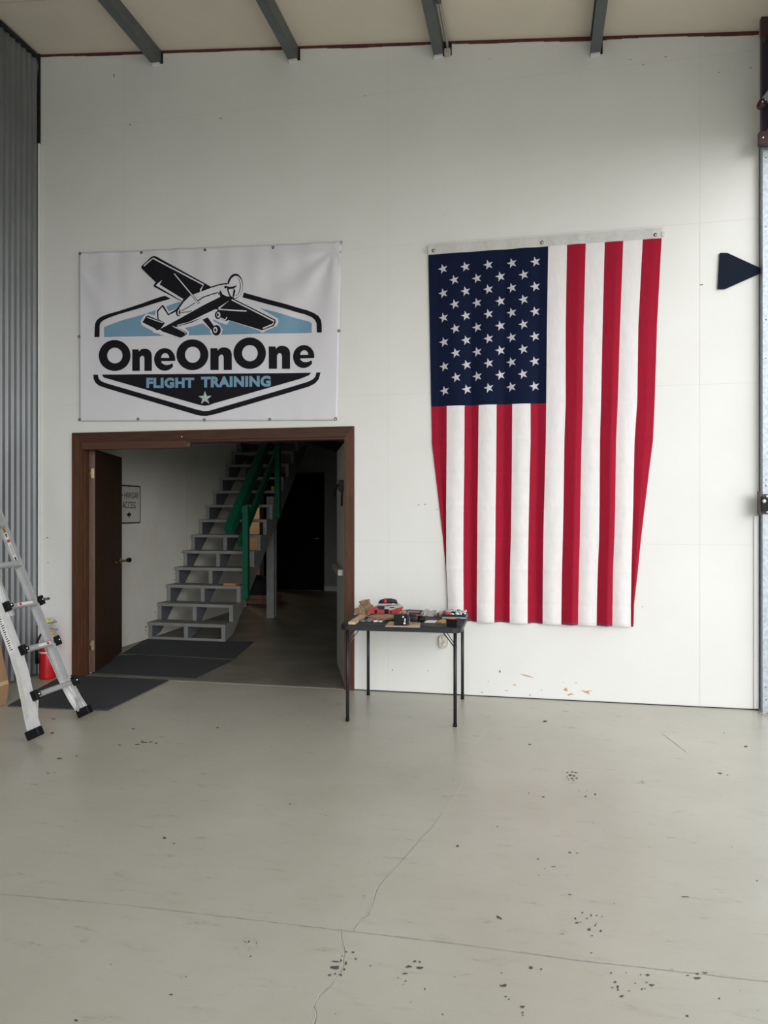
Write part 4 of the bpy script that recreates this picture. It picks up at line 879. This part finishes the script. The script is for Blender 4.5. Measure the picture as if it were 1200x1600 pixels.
# ---------------------------------------------------------------- cardboard box
t = thing('cardboard_box', (-4.2, 4.85, 0), 'tall worn cardboard box standing against the corrugated wall behind the ladder', 'box')
M_card = mat('cardboard', (.40, .24, .13), .8, noise_scale=6, noise_amt=.18)
vs = [(-4.44, 4.66, .003), (-4.05, 4.66, .003), (-4.04, 5.03, .003), (-4.44, 5.06, .003), (-4.44, 4.66, .60), (-4.13, 4.66, .60), (-4.12, 5.02, .60), (-4.44, 5.06, .60)]
mid = [(-4.44, 4.66, .16), (-4.030, 4.655, .16), (-4.022, 5.04, .16), (-4.44, 5.07, .16)]
MB().add(vs[:4]+mid+vs[4:], [(0,3,2,1),(8,9,10,11)]+[(i, (i+1) % 4, 4+(i+1) % 4, 4+i) for i in range(4)]+[(4+i, 4+(i+1) % 4, 8+(i+1) % 4, 8+i) for i in range(4)]).build('carton', M_card, t)
MB().add([(-4.026, 4.66, .162), (-4.0205, 5.03, .162), (-4.0265, 5.03, .19), (-4.034, 4.66, .19)], [(0, 1, 2, 3)]).build('packing_tape', mat('tape', (.55, .42, .28), .3), t)
MB().box((-4.44, 4.66, .602), (-4.29, 5.05, .606)).box((-4.28, 4.66, .602), (-4.14, 5.02, .606)).build('top_flap', M_card, t)

# ============================================================ TABLE
cs = [onZ(541.5, 1127), onZ(710.5, 1135), onZ(573.5, 1085.5), onZ(726.5, 1092.5)]
ctr = sum(cs, Vector())/4; ang = math.atan2((cs[1]-cs[0]).y, (cs[1]-cs[0]).x)*.5+math.atan2((cs[3]-cs[2]).y, (cs[3]-cs[2]).x)*.5
tb = thing('card_table', (ctr.x, ctr.y, 0), 'black square folding card table covered with tools', 'table', rz=ang)
TM = xf(tb); HT = .70
M_tt = mat('black_vinyl', (.022, .022, .026), .6, spec=.3, noise_scale=30, noise_amt=.2, bump=.2, bump_scale=120); M_tf = mat('charcoal_tube', (.022, .023, .027), .4, .2, spec=.35)
hw = .435
def rsq(h, r, n=5):
    out = []
    for cx, cy, a0 in ((h-r, h-r, 0), (-h+r, h-r, 90), (-h+r, -h+r, 180), (h-r, -h+r, 270)):
        for k in range(n+1): a = R(a0+90*k/n); out.append((cx+r*math.cos(a), cy+r*math.sin(a)))
    return out
MB().prism(rsq(hw-.008, .06), 'z', HT-.012, HT, TM).build('tabletop', M_tt, tb)
MB().prism(rsq(hw, .065), 'z', HT-.040, HT-.006, TM).build('edge_rim', M_tf, tb)
b = MB()
for s in (-1, 1):
    for s2 in (-1, 1):
        lx, ly = s*.385, s2*.385
        MB().tube([TM @ Vector((lx, ly, .012)), TM @ Vector((lx, ly, HT-.04))], .0125, 12).build('leg', M_tf, tb)
        MB().tube([TM @ Vector((lx, ly, .0)), TM @ Vector((lx, ly, .022))], .0145, 12).build('foot_cap', M_black, tb)
        MB().tube([TM @ Vector((lx-s*.085, ly, HT-.042)), TM @ Vector((lx-s*.004, ly-s2*.012, HT-.15))], .0045, 6).tube([TM @ Vector((lx-s*.060, ly, HT-.042)), TM @ Vector((lx-s*.002, ly-s2*.012, HT-.13))], .0035, 6).build('brace', mat('brace_steel', (.2, .2, .2), .4, .7) if s < 0 else M_tf, tb)
        MB().lathe([(.001, .008), (.007, .008), (.008, 0), (.001, 0)], 8, TM @ Matrix.Translation((lx+s*.006, ly-s2*.012, HT-.145)) @ Matrix.Rotation(R(90), 4, 'X')).build('rivet', M_black, tb)

def lumpy(name, m, c, r, sub=3, amp=.25, fr_=2.5, seed=0, parent=None, rot=0, flat=0.0, smooth=True):
    bm = bmesh.new(); bmesh.ops.create_icosphere(bm, subdivisions=sub, radius=1)
    for v in bm.verts:
        f = 1+amp*noise.noise(v.co*fr_+Vector((seed, seed*2, 3))); v.co *= f; v.co = Vector((v.co.x*r[0], v.co.y*r[1], v.co.z*r[2]))
        if flat: v.co.z = max(v.co.z, -flat)
    bm.verts.index_update()
    b = MB().add([v.co[:] for v in bm.verts], [tuple(v.index for v in f.verts) for f in bm.faces], Matrix.Translation(c) @ Matrix.Rotation(rot, 4, 'Z'), smooth); bm.free()
    return b.build(name, m, parent)
Z0 = HT+.0008
TP = lambda px, py, z=Z0: onZ(px, py, z)
# wooden strip
p, q = TP(549.5, 976), TP(581, 955)
M_pine = mat('pine', (.66, .49, .30), .6, noise_scale=8, col2=(.48, .32, .17), stretch=(8, 1, 8))
dd = (q-p).normalized()
p = p+Vector((.0, .0, .010)); q = q+dd*.03+Vector((0, 0, .010))
tag(MB().beam(p, q, .048, .018, (-dd.y, dd.x, 0)).build('wood_strip', M_pine), 'pale pine strip lying across the table corner nearest the doorway', 'wood')
# gloves
M_gl = mat('tan_leather', (.34, .22, .13), .8, noise_scale=25, noise_amt=.45, bump=.4, bump_scale=50)
def glove(c, lean, lab, seed, sc=1.0):
    t = thing('work_glove', c, lab, 'glove', 'tan leather work gloves on the table')
    lumpy('palm', M_gl, c+Vector((0, 0, .032*sc)), (.05*sc, .032*sc, .034*sc), 3, .35, 2.2, seed, t, .4, .030*sc)
    for k in range(4):
        a = lean+(k-1.5)*.22; p0 = c+Vector((.010*(k-1.5), .004*k, .045*sc)); p1 = p0+Vector((math.sin(a)*.035, .006, math.cos(a)*.030))*sc; p2 = p1+Vector((math.sin(a+.3)*.025, .002, math.cos(a+.3)*.020))*sc
        MB().tube([p0, p1, p2], [.012*sc, .012*sc, .008*sc], 7).build('glove_finger', M_gl, t)
    p0 = c+Vector((-.02, -.012, .03*sc)); MB().tube([p0, p0+Vector((-.022, -.015, .012))*sc, p0+Vector((-.03, -.025, .024))*sc], [.012*sc, .012*sc, .008*sc], 7).build('glove_thumb', M_gl, t)
glove(TP(565, 963.5), -.9, 'crumpled tan leather work glove leaning behind the pine strip', 1, .85)
glove(TP(574, 958), -.6, 'crumpled tan leather work glove reared up beside the red tool case', 2, 1.15)
# paper bag under the tool case
M_pap = mat('brown_paper', (.36, .245, .155), .8, noise_scale=10, noise_amt=.25)
t = thing('paper_bag', TP(600, 964), 'crumpled brown paper bag under the red tool case', 'bag')
lumpy('bag_body', M_pap, TP(600, 964.5, HT+.016), (.125, .055, .020), 4, .28, 3, 5, t, 0, .0145, False)
lumpy('bag_mouth', M_pap, TP(630, 964.5, HT+.030), (.045, .06, .045), 4, .35, 3, 9, t, 0, .028, False)
# red tool case
tcp = TP(602, 957.5, HT+.036); t = thing('tool_case', tcp, 'open red plastic tool case with black and grey inserts on the paper bag', 'tool case')
M_rd = mat('tool_red', (.42, .02, .025), .4); M_gy = mat('tool_grey', (.38, .37, .37), .45); M_dg = mat('dark_grey_plastic', (.022, .022, .026), .5, spec=.3)
T = Matrix.Translation(tcp) @ Matrix.Rotation(R(4), 4, 'Z')
MB().prism([(-.118, 0), (.10, 0), (.135, .035), (.125, .052), (.06, .030), (-.04, .030), (-.062, .052), (-.118, .030)], 'y', -.05, .05, T).build('case_shell', M_rd, t)
MB().box((-.075, -.053, .002), (-.055, -.049, .026), T).box((.0, -.055, .0), (.032, -.049, .034), T, bev=.003).box((.045, -.052, .004), (.055, -.049, .02), T).build('latch', M_black, t)
MB().prism([(.0, .030), (.11, .030), (.128, .050), (.10, .062), (.0, .054)], 'y', -.048, .048, T).build('grey_insert', M_gy, t)
MB().box((-.058, -.046, .030), (-.004, .045, .050), T, bev=.005).build('dark_insert', M_dg, t)
MB().box((.04, -.049, .044), (.075, -.0475, .050), T).box((.085, -.049, .038), (.105, -.0475, .043), T).build('slot', M_black, t)
tcq = tcp+Vector((0.0, .0, .074)); t = thing('rotary_tool', tcq, 'black power tool with a red collar and thin steel bit lying on the red case', 'power tool')
T = Matrix.Translation(tcq) @ Matrix.Rotation(R(3), 4, 'Z')
MB().tube([T @ Vector(p) for p in ((-.05, 0, .0), (-.035, 0, .010), (.0, 0, .017), (.045, 0, .018), (.078, 0, .013), (.088, 0, -.002))], [.006, .014, .0175, .018, .016, .008], 14).build('tool_body', M_dg, t)
MB().tube([T @ Vector(p) for p in ((-.012, 0, .012), (.012, 0, .0165))], .021, 14).build('collar', M_rd, t)
MB().tube([T @ Vector(p) for p in ((.084, 0, .0), (.094, 0, -.001))], .007, 8).build('chuck', M_rd, t)
MB().tube([T @ Vector(p) for p in ((.094, 0, -.001), (.135, 0, -.004))], .0022, 6).build('bit', M_chrome, t)
MB().box((-.055, -.03, -.010), (.05, .03, -.002), T, bev=.002).build('rest_plate', M_gy, t)
# rubber caps
for i, (px, py) in enumerate(((566.5, 971.8), (575.8, 971.6))):
    o = MB().lathe([(.010, .004), (.012, .0), (.021, .0), (.025, .007), (.023, .014), (.017, .017), (.011, .015), (.010, .006)], 20, Matrix.Translation(TP(px, py))).build('rubber_cap', mat('slate_rubber', (.10, .14, .17), .5))
    tag(o, ['round slate blue rubber cap beside the pine strip', 'round slate blue rubber cap nearer the middle of the table'][i], 'cap', 'slate rubber caps')
# small packets
for i, (px, py, wx, wy, m_, lab) in enumerate(((580.5, 968.3, .05, .03, mat('pink_pack', (.55, .30, .32), .5), 'small pink and white packet on the table in front of the paper bag'), (588, 969.2, .045, .022, mat('red_pack', (.42, .10, .11), .5), 'small dull red packet on the table in front of the paper bag'),
  (586.5, 971.2, .034, .022, M_white, 'small white folded tag on the table near the drill'), (594, 971.6, .022, .025, M_white, 'small crumpled white tag beside the folded tag'), (599.5, 970.6, .022, .02, M_chrome, 'small shiny metal clip near the cardboard sheet'))):
    c = TP(px, py); b = MB(); a = .3*i
    T = Matrix.Translation(c) @ Matrix.Rotation(a, 4, 'Z'); b.prism([(-wx/2, 0), (wx/2, 0), (wx/2, .004), (wx/6, .010), (-wx/5, .006), (-wx/2, .009)], 'y', -wy/2, wy/2, T)
    tag(b.build(['packet', 'packet', 'paper_tag', 'paper_tag', 'metal_clip'][i], m_), lab, ['packet', 'packet', 'tag', 'tag', 'clip'][i])
# cardboard sheet
P = [TP(601.5, 979.2), TP(656, 980.7), TP(657, 973.2), TP(609, 971.5)]
tag(MB().prism([(p.x, p.y) for p in P], 'z', Z0, Z0+.003).build('cardboard_sheet', mat('kraft_sheet', (.60, .47, .34), .8, noise_scale=7, noise_amt=.1)), 'flat sheet of tan cardboard under the black drill', 'cardboard')
# drill lying down
c = TP(626, 977, HT+.006); t = thing('cordless_drill', c, 'black cordless drill lying on the tan cardboard sheet, battery pack towards the viewer', 'drill')
T = Matrix.Translation((c.x, c.y+.045, HT+.0045)) @ Matrix.Rotation(R(6), 4, 'Z')
MB().box((-.052, -.045, .0), (.038, .03, .076), T, bev=.005).build('battery_pack', M_black, t)
MB().box((.038, -.040, .006), (.056, .02, .066), T, bev=.004).build('battery_foot', M_dg, t)
b = MB().box((.008, -.0462, .056), (.018, -.0452, .066), T).box((.022, -.0462, .026), (.029, -.0452, .050), T).box((.016, -.0462, .010), (.030, -.0452, .022), T); b.build('label_patch', M_white, t)
b = MB().box((.057, -.03, .012), (.0575, .0, .03), T).box((.057, -.02, .038), (.0575, .01, .05), T); b.build('label_patch', M_white, t)
MB().tube([T @ Vector(p) for p in ((.03, .06, .04), (.06, .06, .042), (.095, .05, .038), (.118, .045, .036))], [.022, .028, .027, .024], 14).build('drill_body', M_dg, t)
MB().tube([T @ Vector(p) for p in ((.116, .045, .036), (.135, .042, .035), (.155, .040, .034), (.162, .039, .034))], [.025, .026, .020, .012], 14).build('chuck', M_black, t)
MB().tube([T @ Vector(p) for p in ((.085, .052, .060), (.112, .046, .058))], [.010, .010], 10).build('mode_ring', M_rd, t)
# papers behind drill
P = [TP(641, 971), TP(656, 971.5), TP(659, 964), TP(642, 961)]
tag(MB().prism([(p.x, p.y) for p in P], 'z', Z0, Z0+.012).build('leaflet', M_stk), 'white folded leaflet behind the drill', 'paper')
P = [TP(653, 970, HT+.014), TP(657.5, 970.5, HT+.014), TP(659, 965, HT+.014), TP(654, 965.5, HT+.014)]
tag(MB().prism([(p.x, p.y) for p in P], 'z', HT+.0135, HT+.03).build('eraser_block', mat('coral', (.75, .30, .32), .6)), 'small coral pink block on the white leaflet', 'block')
P = [TP(637, 960.5), TP(655, 961), TP(656, 957), TP(637, 956)]
t = thing('parts_tray', TP(646, 958), 'shallow dark grey tray at the back of the table behind the leaflet', 'tray')
MB().prism([(p.x, p.y) for p in P], 'z', Z0, Z0+.020).build('tray_body', M_dg, t)
MB().box((P[0].x, P[0].y-.004, Z0+.020), (P[1].x, P[0].y+.006, Z0+.024)).build('tray_lip', M_gy, t)
# plastic bag
bm = bmesh.new(); bmesh.ops.create_grid(bm, x_segments=34, y_segments=22, size=1)
c = TP(669, 961)
for v in bm.verts:
    x, y = v.co.x, v.co.y; e = max(0, 1-(x*x*.9+y*y*.9)); v.co = Vector((c.x+x*.055+.008*noise.noise((x*3, y*3, 1)), c.y+y*.105+.012*noise.noise((x*3, y*3, 7)), Z0+.004+e*.040*(1+.6*noise.noise((x*2, y*2, 3)))+.022*abs(noise.noise((x*4.5, y*4.5, 9)))*min(1, e*3)))
bm.verts.index_update(); b = MB().add([v.co[:] for v in bm.verts], [tuple(v.index for v in f.verts) for f in bm.faces], None, False); bm.free()
M_pla = mat('clear_film', (.85, .85, .85), .12, trans=.0, alpha=.38, spec=.9)
tag(b.build('plastic_bag', M_pla), 'crumpled clear plastic bag at the back of the table', 'bag')
c = TP(687, 962); tag(lumpy('plastic_bag', M_pla, c+Vector((0, 0, .018)), (.036, .05, .026), 3, .5, 2.6, 4, None, 0, .0175, False), 'small clear plastic bag holding red parts beside the blue socket tray', 'bag')
c = TP(684, 962, Z0+.012); t = MB().tube([c+Vector((0, 0, .0)), c+Vector((.004, .0, .022))], .011, 10).build('bottle_cap', mat('maroon', (.25, .03, .04), .4)); tag(t, 'small maroon cap inside the clear bag beside the socket tray', 'cap')
# card, yellow pouch, black cube
P = [TP(663, 972.8), TP(680, 973.2), TP(683.5, 969.8), TP(668, 969.8)]
tag(MB().prism([(p.x, p.y) for p in P], 'z', Z0, Z0+.003).build('note_card', M_white), 'blank white card lying in the middle of the table', 'card')
P = [TP(682.5, 973.2), TP(688, 970.5), TP(693, 969), TP(697, 970.5), TP(696.5, 974), TP(690, 974.2)]
tag(MB().prism([(p.x, p.y) for p in P], 'z', Z0, Z0+.010).build('pouch', mat('ochre_pouch', (.62, .38, .10), .6, noise_scale=40, noise_amt=.4)), 'crumpled ochre yellow pouch beside the black cube box', 'pouch')
c = TP(708, 980.3); t = thing('cube_box', c, 'small black cube box with an orange top at the table corner nearest the flag', 'box')
T = Matrix.Translation((c.x, c.y+.035, Z0)) @ Matrix.Rotation(R(-17), 4, 'Z')
MB().box((-.038, -.034, 0), (.040, .034, .056), T, bev=.003).build('box_body', M_black, t)
MB().box((-.035, -.031, .056), (.012, .031, .0585), T).build('box_label', mat('orange_label', (.75, .22, .10), .5), t)
# socket tray
cc = [TP(693.5, 966.5, HT+.02), TP(727.5, 966.5, HT+.02), TP(734, 954.5, HT+.02), TP(700, 954.5, HT+.02)]
c = sum(cc, Vector())/4; t = thing('socket_tray', (c.x, c.y, Z0), 'dark blue tray heaped with chrome sockets and bits at the back corner of the table', 'tool tray')
c = Vector((c.x-.012, c.y-.01, 0)); T = Matrix.Translation((c.x, c.y, Z0)) @ Matrix.Rotation(ang, 4, 'Z'); w2, d2 = .094, .115
M_bt = mat('blue_tray', (.02, .05, .075), .4)
vs = [(-w2+.015, -d2+.015, 0), (w2-.015, -d2+.015, 0), (w2-.015, d2-.015, 0), (-w2+.015, d2-.015, 0), (-w2, -d2, .034), (w2, -d2, .034), (w2, d2, .034), (-w2, d2, .034)]
i_ = [(x*.95, y*.96, z-.0+(.003 if z == 0 else 0)) for x, y, z in vs]
MB().add(vs+i_, [(0,3,2,1),(0,1,5,4),(1,2,6,5),(2,3,7,6),(3,0,4,7),(4,5,13,12),(5,6,14,13),(6,7,15,14),(7,4,12,15),(8,9,10,11),(12,13,9,8),(13,14,10,9),(14,15,11,10),(15,12,8,11)], T).build('tray_body', M_bt, t)
MB().box((-w2*.93, -d2*.93, .004), (w2*.93, d2*.93, .026), T).build('tray_liner', mat('tray_grey', (.30, .34, .34), .5), t)
random.seed(11); bits = MB(); bits2 = MB(); bits3 = MB()
for k in range(340):
    x = random.uniform(-w2*.85, w2*.85); y = random.uniform(-d2*.85, d2*.85)
    if x < -.03 and y < -.02: continue
    r_ = random.uniform(.004, .008); hh = random.uniform(.006, .022); a = random.uniform(-.7, .7); a2 = random.random()*6.28
    dv = Vector((math.sin(a)*math.cos(a2), math.sin(a)*math.sin(a2), math.cos(a)))*hh; p = T @ Vector((x, y, .027))
    random.choice((bits, bits, bits2, bits3)).tube([p, p+dv], r_, 7)
tag(bits.build('sockets', M_chrome, t), kind='stuff'); tag(bits2.build('driver_bits', M_black, t), kind='stuff'); tag(bits3.build('fasteners', M_stk, t), kind='stuff')
MB().lathe([(.014, 0), (.030, 0), (.030, .018), (.014, .018)], 20, T @ Matrix.Translation((-.055, -.07, .027))).build('tape_roll', mat('tape_red', (.5, .02, .025), .4), t)
lumpy('bit_cloth', M_gy, T @ Vector((-.05, .0, .036)), (.035, .03, .018), 2, .4, 3, 2, t, 0, .012, False)
